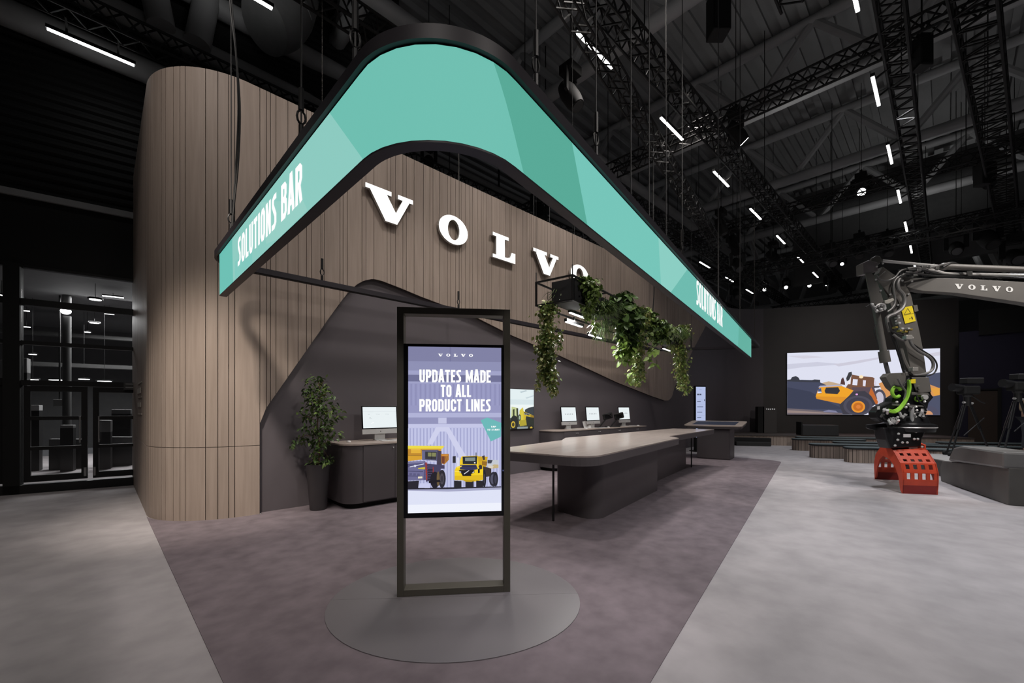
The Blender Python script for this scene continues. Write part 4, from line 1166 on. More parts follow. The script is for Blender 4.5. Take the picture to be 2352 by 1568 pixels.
# ================================================================== hanging planter rack over the bar table
rz9 = R(9); u9 = Vector((math.cos(rz9), math.sin(rz9), 0)); v9 = Vector((math.sin(rz9), -math.cos(rz9), 0))
RP = at(1231.5, 649, 6.0); RZ1 = RP.z; RZ0 = 3.052; RW, RL = .58, 6.12
def rk_(u, v, z): p = RP + u9 * u + v9 * v; return Vector((p.x, p.y, z))
root = thing('planter_rack', 'long black metal rack hanging over the bar table, holding plant boxes', 'rack', rk_(RL / 2, RW / 2, RZ0), rz9)
bt = .022
mb = MB()
for z in (RZ0, RZ1):
    for v in (0, RW): mb.bar(rk_(-bt / 2, v, z), rk_(RL + bt / 2, v, z), bt)
    for u in ([0, RL] if z == RZ0 else [0, 1.1, 1.9, 3.05, 4.3, 5.2, RL]): mb.bar(rk_(u, 0, z), rk_(u, RW, z), bt)
for u in (0, 1.55, 3.05, 4.6, RL):
    for v in (0, RW): mb.bar(rk_(u, v, RZ0), rk_(u, v, RZ1), bt)
mb.build('frame', M_black, root)
lampspec = [(1328, 725, 3.03), (1319, 745, 2.93), (1420, 755, 3.03), (1367, 773, 2.93), (1454, 781, 3.03), (1531, 803, 3.03)]
for (x, y, z) in lampspec:
    c = onZ(x, y, z)
    h0 = MB(); h0.bar(c - u9 * .28 + UP * .028, c + u9 * .28 + UP * .028, .05, .045)
    h0.bar(c + UP * .03, Vector((c.x, c.y, RZ0)), .02) if z < 3 else None
    h = h0.build('light_bar', M_black, root)
    e = MB(); e.bar(c - u9 * .26, c + u9 * .26, .03, .012); e.build('diffuser', M_white, h)
    lamp('AREA', 'rack_light', c - UP * .03, 13, c - UP * 1, (1, .98, .95), .35)
def box_at(u, v, w, l, h, z, label):
    c = rk_(u, v, z)
    r_ = thing('planter_box', label, 'planter', c, rz9, 'planter boxes in the hanging rack')
    mb = MB()
    t = .012
    mb.box((0, 0, t / 2), (l, w, t))
    for s in (-1, 1):
        mb.box((0, s * (w - t) / 2, h / 2), (l, t, h)); mb.box((s * (l - t) / 2, 0, h / 2), (t, w, h))
    mb.build('body', mat('planter_grey', (.02, .02, .022), .6), r_, local=True)
    mb = MB(); mb.box((0, 0, h - .04), (l - 2 * t, w - 2 * t, .03)); mb.build('soil', mat('soil', (.02, .015, .012), .95), r_, local=True)
BX = [(.37, .37, 'dark planter box in the near end of the hanging rack'), (1.25, .36, 'second planter box from the near end of the hanging rack'), (2.1, .36, 'third planter box from the near end of the hanging rack'), (3.05, .36, 'third planter box from the far end of the hanging rack'), (4.0, .36, 'second planter box from the far end of the hanging rack'), (5.0, .36, 'planter box in the far end of the hanging rack')]
for i, (u, v, lab) in enumerate(BX): box_at(u, v, .36, .52, .31 if i == 0 else .24, RZ0 + .012, lab)

def ivy(label, u, v, cols, n, size, ms, name='trailing_ivy', ztop=None):
    """cols: list of (px, y_top, y_bottom, halfwidth) hanging strands in the picture at the plant's own distance."""
    base = rk_(u, v, RZ0 + .2); D_ = (base - EYEV).dot(FWD)
    r_ = thing(name, label, 'plant', base, 0, 'trailing plants in the hanging rack')
    st = MB(); lf = MB(); k0 = D_ / F
    for (x, y0, y1, hw, cnt) in cols:
        top = at(x, y0, D_)
        ns = max(2, int(hw / 5))
        for j in range(ns):
            xx = x + rng.uniform(-hw, hw) * .8; yy = y1 - rng.random() * .25 * (y1 - y0)
            dj = rng.uniform(-.12, .12)
            pth = [at(x + (xx - x) * .5, y0 - 4, D_ + dj * .5)] + [at(xx + rng.uniform(-3, 3), y0 + (yy - y0) * q / 4, D_ + dj) for q in range(1, 5)]
            st.tube(smooth_path(pth, 3), .003, 4)
        for _ in range(int(cnt * (1.6 if size < .06 else 1.9))):
            f = rng.random(); y = y0 + (y1 - y0) * f
            wfac = 1.0 if f < .7 else 1 - (f - .7) / .3 * .55
            p = at(x + rng.gauss(0, .52) * hw * wfac, y, D_ - .05 + rng.gauss(0, .10))
            lf.cur = 0 if rng.random() < .5 else (1 if rng.random() < .75 else 2)
            sz = size * rng.uniform(.85, 1.4)
            leaf(lf, p, rdir(.5) + Vector((0, 0, -.5)), sz, sz * .75, .25)
    # rooting strands up into the box
    for j in range(3): st.tube(smooth_path([base + Vector((rng.uniform(-.1, .1), rng.uniform(-.05, .05), .02)), at(cols[0][0], cols[0][1], D_) + UP * .04, at(cols[0][0], cols[0][1] + 10, D_)], 4), .004, 4)
    st.build('stems', mat('stem_green', (.07, .08, .03), .6), r_); lf.build('foliage', ms, r_)
    return r_
ivy('long ivy curtain trailing from the near end of the hanging rack', .22, .12,
    [(1257, 700, 820, 19, 620), (1256, 770, 880, 19, 520), (1246, 820, 870, 10, 130), (1270, 850, 908, 10, 150), (1264, 690, 720, 18, 120), (1236, 868, 895, 5, 22), (1287, 760, 800, 5, 30), (1233, 795, 812, 4, 10)], 0, .045, [G2, G3, G4])
ivy('ivy curtain trailing from the middle of the hanging rack beside the heart-leaved plant', 2.4, .6,
    [(1478, 705, 750, 18, 260), (1467, 725, 800, 15, 420), (1465, 780, 850, 12, 330), (1466, 830, 884, 12, 120), (1457, 845, 885, 6, 40), (1478, 830, 875, 6, 40)], 0, .048, [G2, G3, G4])
ivy('ivy curtain trailing from the far end of the hanging rack', 5.15, .58,
    [(1560, 760, 850, 15, 420), (1566, 800, 895, 14, 420), (1575, 860, 905, 8, 70), (1570, 745, 775, 16, 140), (1585, 885, 903, 4, 14)], 0, .05, [G2, G3, G4])
ivy('bushy green leaf plant spilling over the near planter box', .5, .56,
    [(1354, 640, 690, 18, 260), (1340, 634, 655, 14, 110), (1356, 660, 715, 14, 150), (1370, 650, 690, 10, 60), (1347, 690, 730, 12, 60)], 0, .055, [G2, G2, G4], 'bushy_plant')
ivy('large heart-leaved green plant standing high in the middle of the hanging rack', 1.85, .6,
    [(1436, 672, 720, 20, 85), (1448, 700, 760, 20, 105), (1430, 700, 770, 12, 65), (1447, 740, 790, 16, 50), (1418, 690, 730, 10, 30)], 0, .13, [G1, G1, G2], 'heart_leaf_plant')
ivy('pale lime heart-leaved vine hanging below the middle of the rack', 1.75, .55,
    [(1430, 765, 830, 12, 40), (1424, 790, 820, 6, 14), (1445, 790, 835, 10, 18), (1502, 790, 815, 8, 7), (1492, 815, 830, 7, 5), (1506, 830, 842, 4, 3), (1448, 850, 870, 4, 5)], 0, .10, [G4, G4, G2], 'lime_vine')
ivy('small lime vine hanging under the second planter box', .75, .5,
    [(1366, 728, 750, 5, 9), (1364, 750, 765, 4, 7)], 0, .07, [G4, G4, G4], 'lime_vine')
ivy('green leaf plant spilling between the middle ivy and the far planter', 3.15, .6,
    [(1490, 718, 765, 16, 190), (1508, 732, 785, 20, 220), (1482, 712, 740, 12, 90), (1528, 745, 785, 14, 120)], 0, .075, [G1, G2, G2], 'bushy_plant')
def fern(label, u, v, px_, py_, n, L, ms, name='fern', wid=.012, sp=1.0, droop=.9, jit=.07):
    base = rk_(u, v, RZ0 + .24); D_ = (base - EYEV).dot(FWD)
    r_ = thing(name, label, 'plant', base, 0, 'ferns and grasses in the hanging rack')
    c = at(px_, py_, D_); c = Vector((c.x, c.y, c.z))
    lf = MB(); st = MB(); st.tube([base, (base + c) / 2 + UP * .03, c], .008, 6)
    for _ in range(n):
        d = rdir(.6) * sp; d.z = abs(d.z) * .5; s0_ = c + Vector((rng.uniform(-jit, jit), rng.uniform(-jit, jit), rng.uniform(-jit, jit) * .6))
        l = L * rng.uniform(.6, 1.1); pts = []
        for q in range(6):
            t = q / 5; pts.append(s0_ + d * l * t + UP * (l * .35 * t - l * droop * t * t))
        lf.cur = 0 if rng.random() < .6 else 1
        s = d.cross(UP).normalized()
        for q in range(5):
            w0 = wid * (1 - q / 5.5); w1 = wid * (1 - (q + 1) / 5.5)
            lf.add([pts[q] + s * w0, pts[q] - s * w0, pts[q + 1] - s * w1, pts[q + 1] + s * w1], [(0, 1, 2, 3)])
            if wid > .012 and q:
                for sg in (-1, 1):
                    tip = pts[q] + s * sg * .06 * (1 - q / 7) - UP * .015 + (pts[q + 1] - pts[q]) * .6
                    lf.add([pts[q], pts[q] + (pts[q + 1] - pts[q]) * .5, tip], [(0, 1, 2)])
    st.build('stems', mat('stem_green', (.07, .08, .03), .6), r_); lf.build('foliage', ms, r_)
fern('fine dark needle-leaved fern in the second planter box', 1.0, .6, 1384, 712, 700, .32, [G1, G2], 'fern', .010, .9, .7, .13)
fern('grassy tuft hanging under the second planter box', 1.1, .5, 1390, 748, 200, .36, [G1, G2], 'grass_tuft', .005, .45, 1.1, .15)
fern('spiky grass at the back of the near planter box', 0.3, .16, 1287, 676, 170, .26, [G2, G1], 'grass_tuft', .009)
fern('broad-fronded green fern in the second box from the far end', 3.75, .6, 1518, 756, 190, .46, [G2, G1], 'fern', .016)
fern('feathery fern cascading over the far planter box', 4.85, .58, 1556, 760, 420, .48, [G1, G2], 'fern', .010, .7)
fern('pale feathery tuft under the light bar at the far end of the rack', 4.85, .42, 1541, 795, 90, .26, [G4, G3], 'grass_tuft', .004, .5, 1.2)

# ================================================================== benches in front of the stage
M_cush = mat('teal_grey_cushion', (.085, .11, .115), .8, amt=.08, scale=8)
M_cside = mat('cushion_side', (.012, .013, .014), .7)
def bench(x, y, ln, label, z=None, dpt=.52, uv=None):
    a = onZ(x, y) if z is None else onZ(x, y, z)
    a.z = 0
    if uv: a = pr + E_LED * uv[0] - N_LED * uv[1]
    root = thing('bench', label, 'bench', a, rzl, 'slatted benches facing the stage')
    ol = fillet([(0, 0), (ln, 0), (ln, dpt), (0, dpt)], .22, 8)
    il = fillet([(.03, .03), (ln - .03, .03), (ln - .03, dpt - .03), (.03, dpt - .03)], .2, 8)
    mb = MB(); per = seg_len(il + [il[0]]); tot = per[-1]
    def ip(s):
        s %= tot
        for i in range(len(il)):
            if s <= per[i + 1]:
                A = Vector(il[i]); B = Vector(il[(i + 1) % len(il)]); return A + (B - A) * ((s - per[i]) / max(1e-9, per[i + 1] - per[i]))
    s = 0
    while s < tot - .03:
        w = rng.choice([.05, .07, .09]); e = min(s + w, tot)
        mb.t = rng.uniform(.78, 1.08); A, B = ip(s + .004), ip(e - .004)
        d = (B - A).normalized(); nn = Vector((d.y, -d.x)) * .012
        mb.add([(A.x + nn.x, A.y + nn.y, .0), (B.x + nn.x, B.y + nn.y, .0), (B.x + nn.x, B.y + nn.y, .39), (A.x + nn.x, A.y + nn.y, .39)], [(0, 1, 2, 3)])
        s = e
    mb.t = 1; mb.cur = 1; mb.prism(il, 0, .389)
    mb.build('base', [M_wood, M_groove], root, local=True)
    mb = MB(); mb.prism(ol, .39, .425); c = mb.build('cushion', M_cside, root, local=True, bevel=.008)
    mb = MB(); mb.prism(outer(ol, -.004, True), .425, .45); mb.build('cushion_cover', M_cush, c, local=True, bevel=.008)
rng = random.Random(11)
bench(1824.6, 1034.6, 2.35, 'slatted oak bench nearest the black step, left end of the bench rows')
bench(1866.6, 1051.6, 2.9, 'slatted oak bench in the middle row left of the red grapple')
bench(1948.8, 1062.3, 2.6, 'slatted oak bench in the front row, partly behind the red grapple')
bench(1844, 1006, 3.4, 'slatted oak bench in the back row along the stage front', .45, uv=(1.9, -1.1))
bench(1931, 1018, 2.9, 'slatted oak bench in the third row, behind the excavator attachment', .45, uv=(2.2, -3.7))
bench(2104, 1022, 3.2, 'slatted oak bench right of the excavator attachment, behind the tripod', .45)
bench(2165, 1015.5, 3.4, 'slatted oak bench at the far right, behind the tripod', .45)

# ================================================================== excavator with grapple
M_exc = mat('excavator_grey', (.115, .108, .098), .45, amt=.1, scale=3)
M_excb = mat('attachment_black', (.013, .013, .014), .3, amt=.2)
M_hose = mat('hose_grey', (.16, .155, .15), .35, .2, amt=.2)
M_hosed = mat('hose_black', (.02, .02, .02), .4)
M_chrome = mat('chrome_rod', (.66, .65, .63), .25, .35, amt=.02)
M_green = mat('green_hose', (.30, .62, .05), .45)
M_red = mat('grapple_red', (.62, .07, .03), .38, amt=.08)
M_redd = mat('grapple_wear_plate', (.27, .018, .014), .45, amt=.1)
M_yel = mat('yellow_sticker', (.80, .62, .02), .5, amt=.03)
M_lab = mat('white_sticker', (.72, .70, .70), .5)
GX = Vector(onZ(2100, 1118)); DE = 8.45
root = thing('excavator', 'dark grey excavator arm with hoses, tilting attachment and red grapple on the floor', 'excavator', (GX.x, GX.y, 0))
def E_(x, y, d=DE): return at(x, y, d)
def dboom(x): return 1.0 / (.11765 + (x - 2060) * 4.64e-5)
def slabpx(name, pts, dfun, th, m, par=root, bevel=.006, side=1):
    mb = MB(); P = [E_(x, y, dfun(x) if callable(dfun) else dfun) for x, y in pts]
    mb.extr(P, FWD * th * .42); return mb.build(name, m, par, bevel=bevel)
boom = slabpx('boom', [(2066, 641), (2072, 634), (2098, 637.5), (2177, 638.5), (2240, 641), (2400, 650), (2560, 662), (2560, 730), (2400, 704), (2352, 695), (2200, 673), (2120, 668), (2100, 664), (2076, 656)], dboom, .36, M_exc)
# word on the boom
ps, tw = serif_word(.68); mb = MB(); Lx0, Lx1 = 2193, 2327
for q in ps:
    P = []
    for u, v in q:
        x = Lx0 + (Lx1 - Lx0) * u / tw; y = 662.5 + 8.5 * u / tw - v * (11.2 + .8 * u / tw)
        P.append(E_(x, y, dboom(x) - .004))
    mb.poly(P)
mb.build('lettering', mat('white_paint', (.8, .8, .78), .5), boom)
stick = slabpx('stick', [(2028, 612), (2050, 628), (2072, 640), (2092, 674), (2112, 760), (2121, 806), (2129, 862), (2096, 868), (2082, 800), (2062, 740), (2046, 700), (2026, 655), (2018, 628)], DE - .02, .30, M_exc)
slabpx('stick_head', [(1982, 604), (1996, 597), (2016, 602), (2017, 622), (1998, 627), (1983, 629)], DE - .1, .42, mat('excavator_pale', (.17, .15, .15), .45), stick, .012)
slabpx('lug', [(2000, 602), (2004, 592), (2013, 586), (2022, 587), (2027, 596), (2022, 606)], DE, .16, M_exc, stick, .02)
slabpx('link_lever', [(1988, 627), (2003, 626), (2018, 655), (2030, 692), (2022, 700), (2002, 698)], DE - .12, .06, M_exc, stick)
slabpx('link_lever', [(1988, 627), (2003, 626), (2018, 655), (2030, 692), (2022, 700), (2002, 698)], DE + .28, .06, M_exc, stick)
slabpx('gusset', [(2012, 640), (2034, 622), (2052, 640), (2044, 678), (2030, 660)], DE - .05, .05, M_exc, stick)
mb = MB(); mb.cyl(E_(2026, 599, DE - .02), E_(2165, 612, 8.28), .028, 14); mb.build('boom_cylinder_rod', M_chrome, root, smooth=True)
mb = MB(); mb.cyl(E_(2162, 611.5, 8.28), E_(2420, 622, 7.5), .055, 16); mb.sphere(E_(2168, 612, 8.25), .075, 12); mb.build('boom_cylinder', M_exc, root, smooth=True)
mb = MB(); mb.cyl(E_(2010, 700, DE - .06), E_(2030, 812, DE - .06), .058, 16); mb.cyl(E_(2029, 806, DE - .06), E_(2033.5, 832, DE - .06), .088, 16); bc = mb.build('bucket_cylinder', M_exc, root, smooth=True)
mb = MB(); mb.cyl(E_(2033, 830, DE - .06), E_(2043, 868, DE - .06), .036, 14); mb.build('rod', mat('rod_grey', (.16, .16, .17), .3, .5), bc, smooth=True)
# bolts and pins
mb = MB()
for x, y in ((2073, 644), (2095, 645.5), (2012, 642), (2023, 667), (2045, 676), (2087, 675), (2014, 612), (2028, 605), (2063, 700), (2064, 725), (2058, 737), (2047, 880), (2052, 921)): mb.cyl(E_(x, y, DE - .14), E_(x, y, DE + .02), .018, 10)
mb.build('pin', M_chrome, stick, smooth=True)
# sticker on the stick
mb = MB(); mb.poly([E_(x, y, DE - .035) for x, y in ((2079, 743), (2103.5, 737), (2095, 702), (2079, 705), (2071, 713))]); dec = mb.build('warning_sticker', M_yel, stick)
mb = MB(); ink = mat('ink_black', (.05, .04, .02), .6)
tri = [(2085, 708), (2092, 719), (2077, 722)]
for i in range(3):
    a, b = tri[i], tri[(i + 1) % 3]
    mb.bar(E_(*a, DE - .038), E_(*b, DE - .038), .007, .001, FWD)
mb.bar(E_(2088, 732, DE - .038), E_(2092, 731, DE - .038), .006, .001, FWD); mb.bar(E_(2094, 727, DE - .038), E_(2096, 733, DE - .038), .02, .001, FWD); mb.bar(E_(2076, 724, DE - .038), E_(2099, 719, DE - .038), .004, .001, FWD)
mb.build('pictogram', ink, dec)
slabpx('bracket', [(2098, 701), (2107, 700), (2110, 714), (2101, 716)], DE - .05, .06, M_exc, stick, .002)
slabpx('valve_cover', [(2032, 690), (2052, 684), (2055, 689), (2042, 697), (2033, 697)], DE - .16, .1, mat('cover_pale', (.42, .40, .35), .5), stick, .01)
def hose(pts, r, m=M_hose, d=DE - .12, name='hose'):
    P = [E_(p[0], p[1], p[2] if len(p) > 2 else d) for p in pts]
    mb = MB(); mb.tube(smooth_path(P, 6), r, 8); return mb.build(name, m, root, smooth=True)
hose([(2110, 622), (2092, 623), (2073, 633), (2062, 648), (2064, 664), (2074, 676), (2078, 692), (2072, 708), (2056, 720), (2040, 727), (2037, 738), (2044, 762)], .034)
hose([(2120, 626), (2090, 628), (2068, 634), (2056, 643), (2052, 660), (2056, 690), (2050, 706), (2038, 716)], .018)
hose([(2012, 632), (2022, 642), (2040, 644), (2056, 636), (2066, 624), (2080, 618), (2110, 616)], .016)
hose([(2130, 618), (2150, 622), (2172, 628), (2220, 629.5), (2290, 631), (2400, 633, 7.6)], .03, M_chrome, 8.22, 'pipe')
hose([(2085, 621), (2120, 620), (2145, 627), (2172, 631), (2225, 634), (2290, 636), (2400, 640, 7.6)], .022, M_hosed, 8.2)
hose([(2078, 626), (2110, 629), (2150, 634), (2190, 634), (2225, 634)], .02, M_hosed, 8.2)
hose([(2084, 617), (2105, 614), (2120, 618), (2140, 614), (2165, 608), (2185, 604), (2200, 612), (2240, 616), (2352, 618, 7.7)], .02, M_hose, 8.2)
hose([(2165, 614), (2180, 606), (2192, 605), (2205, 613), (2215, 618)], .028, M_hosed, 8.2)
for x, y, a, b in ((2118, 614, .10, .05), (2128, 613, .06, .05), (2106, 621, .09, .05), (2148, 616, .07, .06), (2222, 630, .10, .09), (2300, 633, .07, .09), (2330, 624, .06, .05), (2098, 633, .08, .04)):
    mb = MB(); c = E_(x, y, 8.22); mb.box(c, (a, .1, b), rz=rr); mb.build('hose_clamp', mat('clamp_grey', (.14, .14, .135), .35, .5), root, bevel=.006)
for x, y in ((2010, 706), (2018, 702), (2026, 700), (2014, 714), (2024, 710), (2032, 708), (2004, 700)):
    mb = MB(); c = E_(x, y, DE - .2); mb.cyl(c, c + Vector((.05, .02, .03)), .022, 10); mb.sphere(c, .03, 10); mb.build('hose_fitting', M_chrome, root, smooth=True)
hose([(2000, 700), (2012, 714), (2026, 714), (2034, 704), (2028, 696)], .013, M_hose, DE - .2)
hose([(2010, 705), (2020, 698), (2032, 700), (2032, 712)], .013, M_chrome, DE - .22)
hose([(1988, 705), (1996, 700), (2008, 700)], .010, M_hosed, DE - .2)
hose([(2011, 745), (2008, 760), (2014, 782), (2018, 800)], .012, M_hosed, DE - .15)
hose([(2040, 740), (2048, 768), (2060, 800), (2070, 832), (2080, 868)], .022, M_hosed, DE - .14)
hose([(2052, 768), (2062, 776), (2076, 782), (2084, 776)], .022, M_hose, DE - .18, 'pipe')
hose([(2048, 760), (2060, 766), (2074, 770), (2084, 772)], .016, M_hosed, DE - .18)
hose([(2088, 774), (2095, 792), (2110, 806), (2132, 818), (2143, 832), (2141, 848), (2126, 858), (2100, 862), (2082, 856), (2068, 864), (2064, 880), (2070, 892)], .026)
hose([(2094, 788), (2118, 804), (2142, 820), (2152, 838), (2146, 856), (2126, 864), (2100, 866)], .013, M_hosed)
hose([(2068, 800), (2076, 828), (2088, 852)], .04, M_exc, DE - .1, 'pipe')
hose([(2058, 778), (2066, 806), (2074, 830), (2078, 850)], .014, M_hosed, DE - .2)
mb = MB(); c = E_(2084, 775, DE - .2); mb.box(c, (.12, .1, .09), rz=rr); mb.cyl(c, c + RGT * .1 - UP * .02, .04, 10); mb.build('valve', mat('valve_pale', (.45, .43, .40), .35, .5), root, bevel=.012)
mb = MB(); c = E_(2098, 848, DE - .2); mb.box(c, (.11, .1, .08), rz=rr); mb.build('valve', mat('valve_pale', (.45, .43, .40), .35, .5), root, bevel=.01)
for i, (x, y) in enumerate(((2056, 752), (2063, 742), (2066, 760), (2070, 755), (2078, 762), (2084, 755), (2090, 757), (2061, 730))):
    mb = MB(); c = E_(x, y, DE - .07); mb.box(c, (.05, .08, .035), rz=rr); mb.build('hose_fitting', M_chrome if i % 2 else mat('brass', (.45, .33, .08), .35, .6), root, bevel=.006)
# hitch, tilt body, rotator
slabpx('hitch_link', [(2034, 866), (2042, 857), (2085, 855), (2092, 868), (2080, 888), (2060, 900), (2048, 890), (2040, 876)], DE - .16, .34, M_exc)
slabpx('hitch_body', [(2082, 862), (2126, 862), (2139, 905), (2144, 912), (2133, 925), (2128, 950), (2062, 952), (2046, 930), (2050, 914), (2066, 904), (2080, 884)], DE - .17, .40, M_excb)
slabpx('hitch_cover', [(2094, 866), (2134, 866), (2140, 900), (2106, 903), (2100, 885)], DE - .2, .05, M_exc, root, .01)
slabpx('tilt_body', [(2012, 946), (2022, 934), (2046, 922), (2124, 932), (2130, 966), (2116, 972), (2026, 968), (2014, 960)], DE - .2, .45, M_excb, root, .02)
mb = MB(); c = E_(2110, 915, DE - .2); mb.tube([c + RGT * .075 * math.cos(a * PI / 8) + UP * .055 * math.sin(a * PI / 8) for a in range(17)], .014, 6); mb.build('green_ring', M_green, root, smooth=True)
mb = MB(); c = E_(2059, 900, DE - .2); mb.tube([c + RGT * .085 * math.cos(R(20) + a * PI / 8.5) + UP * .10 * math.sin(R(20) + a * PI / 8.5) for a in range(15)], .03, 8); mb.build('green_hose', M_green, root, smooth=True)
for k in range(3):
    o_ = k * 2.5
    hose([(2085 + o_ * .6, 872), (2086 + o_, 890), (2080 + o_, 914), (2066 + o_, 934 + o_ * .6), (2052 + o_, 942 + o_), (2040, 940 + o_)], .017, M_green, DE - .25 - k * .02, 'green_hose')
slabpx('yellow_tag', [(2092, 871), (2103, 870), (2103, 880), (2092, 880)], DE - .205, .01, M_yel, root, 0)
slabpx('label_plate', [(2115, 938), (2130, 938), (2130, 945), (2115, 945)], DE - .22, .01, M_lab, root, 0)
slabpx('label_plate', [(2015, 933), (2021, 932), (2021, 940), (2015, 940)], DE - .22, .01, M_lab, root, 0)
slabpx('label_plate', [(2075, 996.5), (2092, 996.5), (2092, 1004), (2075, 1004)], DE - .36, .01, M_lab, root, 0)
mb = MB(); mb.cyl(E_(2094.5, 934, DE - .26), E_(2094.5, 968, DE - .26), .036, 14); mb.build('tilt_cylinder', M_chrome, root, smooth=True)
ctr = E_(2082, 975, DE); ctr2 = Vector((ctr.x, ctr.y, 0))
mb = MB(); zc = lambda y: 1.6 - (y - 937) / F * DE
mb.lathe([(.001, zc(990)), (.42, zc(990)), (.44, zc(980)), (.44, zc(974)), (.34, zc(970)), (.30, zc(955)), (.001, zc(955))], ctr2, 32); mb.build('rotator', M_excb, root, smooth=True)
mb = MB(); mb.lathe([(.445, zc(981.5)), (.452, zc(980)), (.445, zc(979))], ctr2, 32); mb.build('rotator_rim', M_chrome, root, smooth=True)
mb = MB(); c = E_(2050, 966, DE - .28)
for k in range(12): mb.cyl(c + RGT * .09 * math.cos(k * PI / 6) + UP * .06 * math.sin(k * PI / 6), c + RGT * .09 * math.cos(k * PI / 6) + UP * .06 * math.sin(k * PI / 6) - FWD * .03, .012, 8)
mb.cyl(c, c - FWD * .02, .05, 14); mb.build('bolt_ring', M_chrome, root, smooth=True)
slabpx('prong', [(1991, 975), (2036, 972), (2040, 984), (2030, 990), (2000, 986), (1991, 982)], DE - .12, .1, M_excb, root, .01)
slabpx('prong', [(1991, 975), (2036, 972), (2040, 984), (2030, 990), (2000, 986), (1991, 982)], DE + .14, .1, M_excb, root, .01)
slabpx('lower_housing', [(2030, 982), (2116, 980), (2126, 992), (2118, 1008), (2116, 1026), (2044, 1030), (2036, 1010)], DE - .3, .60, M_excb, root, .02)
for x, y in ((2056, 1023), (2062, 1010), (2073, 1016), (2084, 1016), (2100, 1008), (2108, 1008), (2118, 1026), (2062, 958), (2081, 935), (2086, 928), (2104, 934), (2106, 942), (2124, 922), (2060, 923), (2117, 986), (2104, 991), (2064, 996)):
    mb = MB(); c = E_(x, y, DE - .36); mb.sphere(c, .024, 8); mb.build('bolt', M_chrome, root, smooth=True)
mb = MB(); c = E_(2090, 1026, DE - .2); mb.box(c, (.18, .16, .1), rz=rr); mb.build('grapple_mount', M_grey, root, bevel=.02)

# small hydraulics round the hitch and tilt body
rngx = random.Random(21)
for (x, y) in ((2030, 944), (2038, 950), (2066, 946), (2072, 960), (2088, 944), (2100, 950), (2112, 956), (2120, 950), (2040, 964), (2058, 972), (2112, 968), (2024, 956)):
    mb = MB(); c = E_(x, y, DE - .3); d = Vector((rngx.uniform(-1, 1), rngx.uniform(-.4, 0), rngx.uniform(-1, 1))).normalized()
    mb.cyl(c, c + d * .07, .022, 8); mb.cyl(c + d * .07, c + d * .10, .03, 6); mb.build('hose_fitting', M_chrome if rngx.random() < .55 else M_hose, root, smooth=True)
hose([(2062, 868), (2070, 884), (2080, 900), (2076, 918)], .018, M_hose, DE - .24)
hose([(2088, 868), (2078, 880), (2066, 886), (2054, 884)], .015, M_hosed, DE - .24)
hose([(2104, 906), (2112, 922), (2122, 930), (2128, 944)], .014, M_hosed, DE - .24)
hose([(2036, 936), (2028, 948), (2032, 962), (2046, 968)], .014, M_hosed, DE - .26)
hose([(2098, 950), (2112, 948), (2122, 958), (2118, 970)], .013, M_hose, DE - .26)
mb = MB(); c = E_(2110, 890, DE - .24); mb.cyl(c, c - FWD * .04, .045, 14); mb.build('pin_cap', M_exc, root, smooth=True)
mb = MB(); c = E_(2121, 912, DE - .24); mb.cyl(c, c - FWD * .05, .05, 14); mb.build('pin_cap', M_chrome, root, smooth=True)
slabpx('hitch_rib', [(2094, 900), (2132, 902), (2136, 908), (2094, 906)], DE - .24, .05, M_exc, root, .004)
slabpx('hitch_rib', [(2050, 927), (2124, 931), (2124, 935), (2050, 931)], DE - .24, .05, M_exc, root, .004)

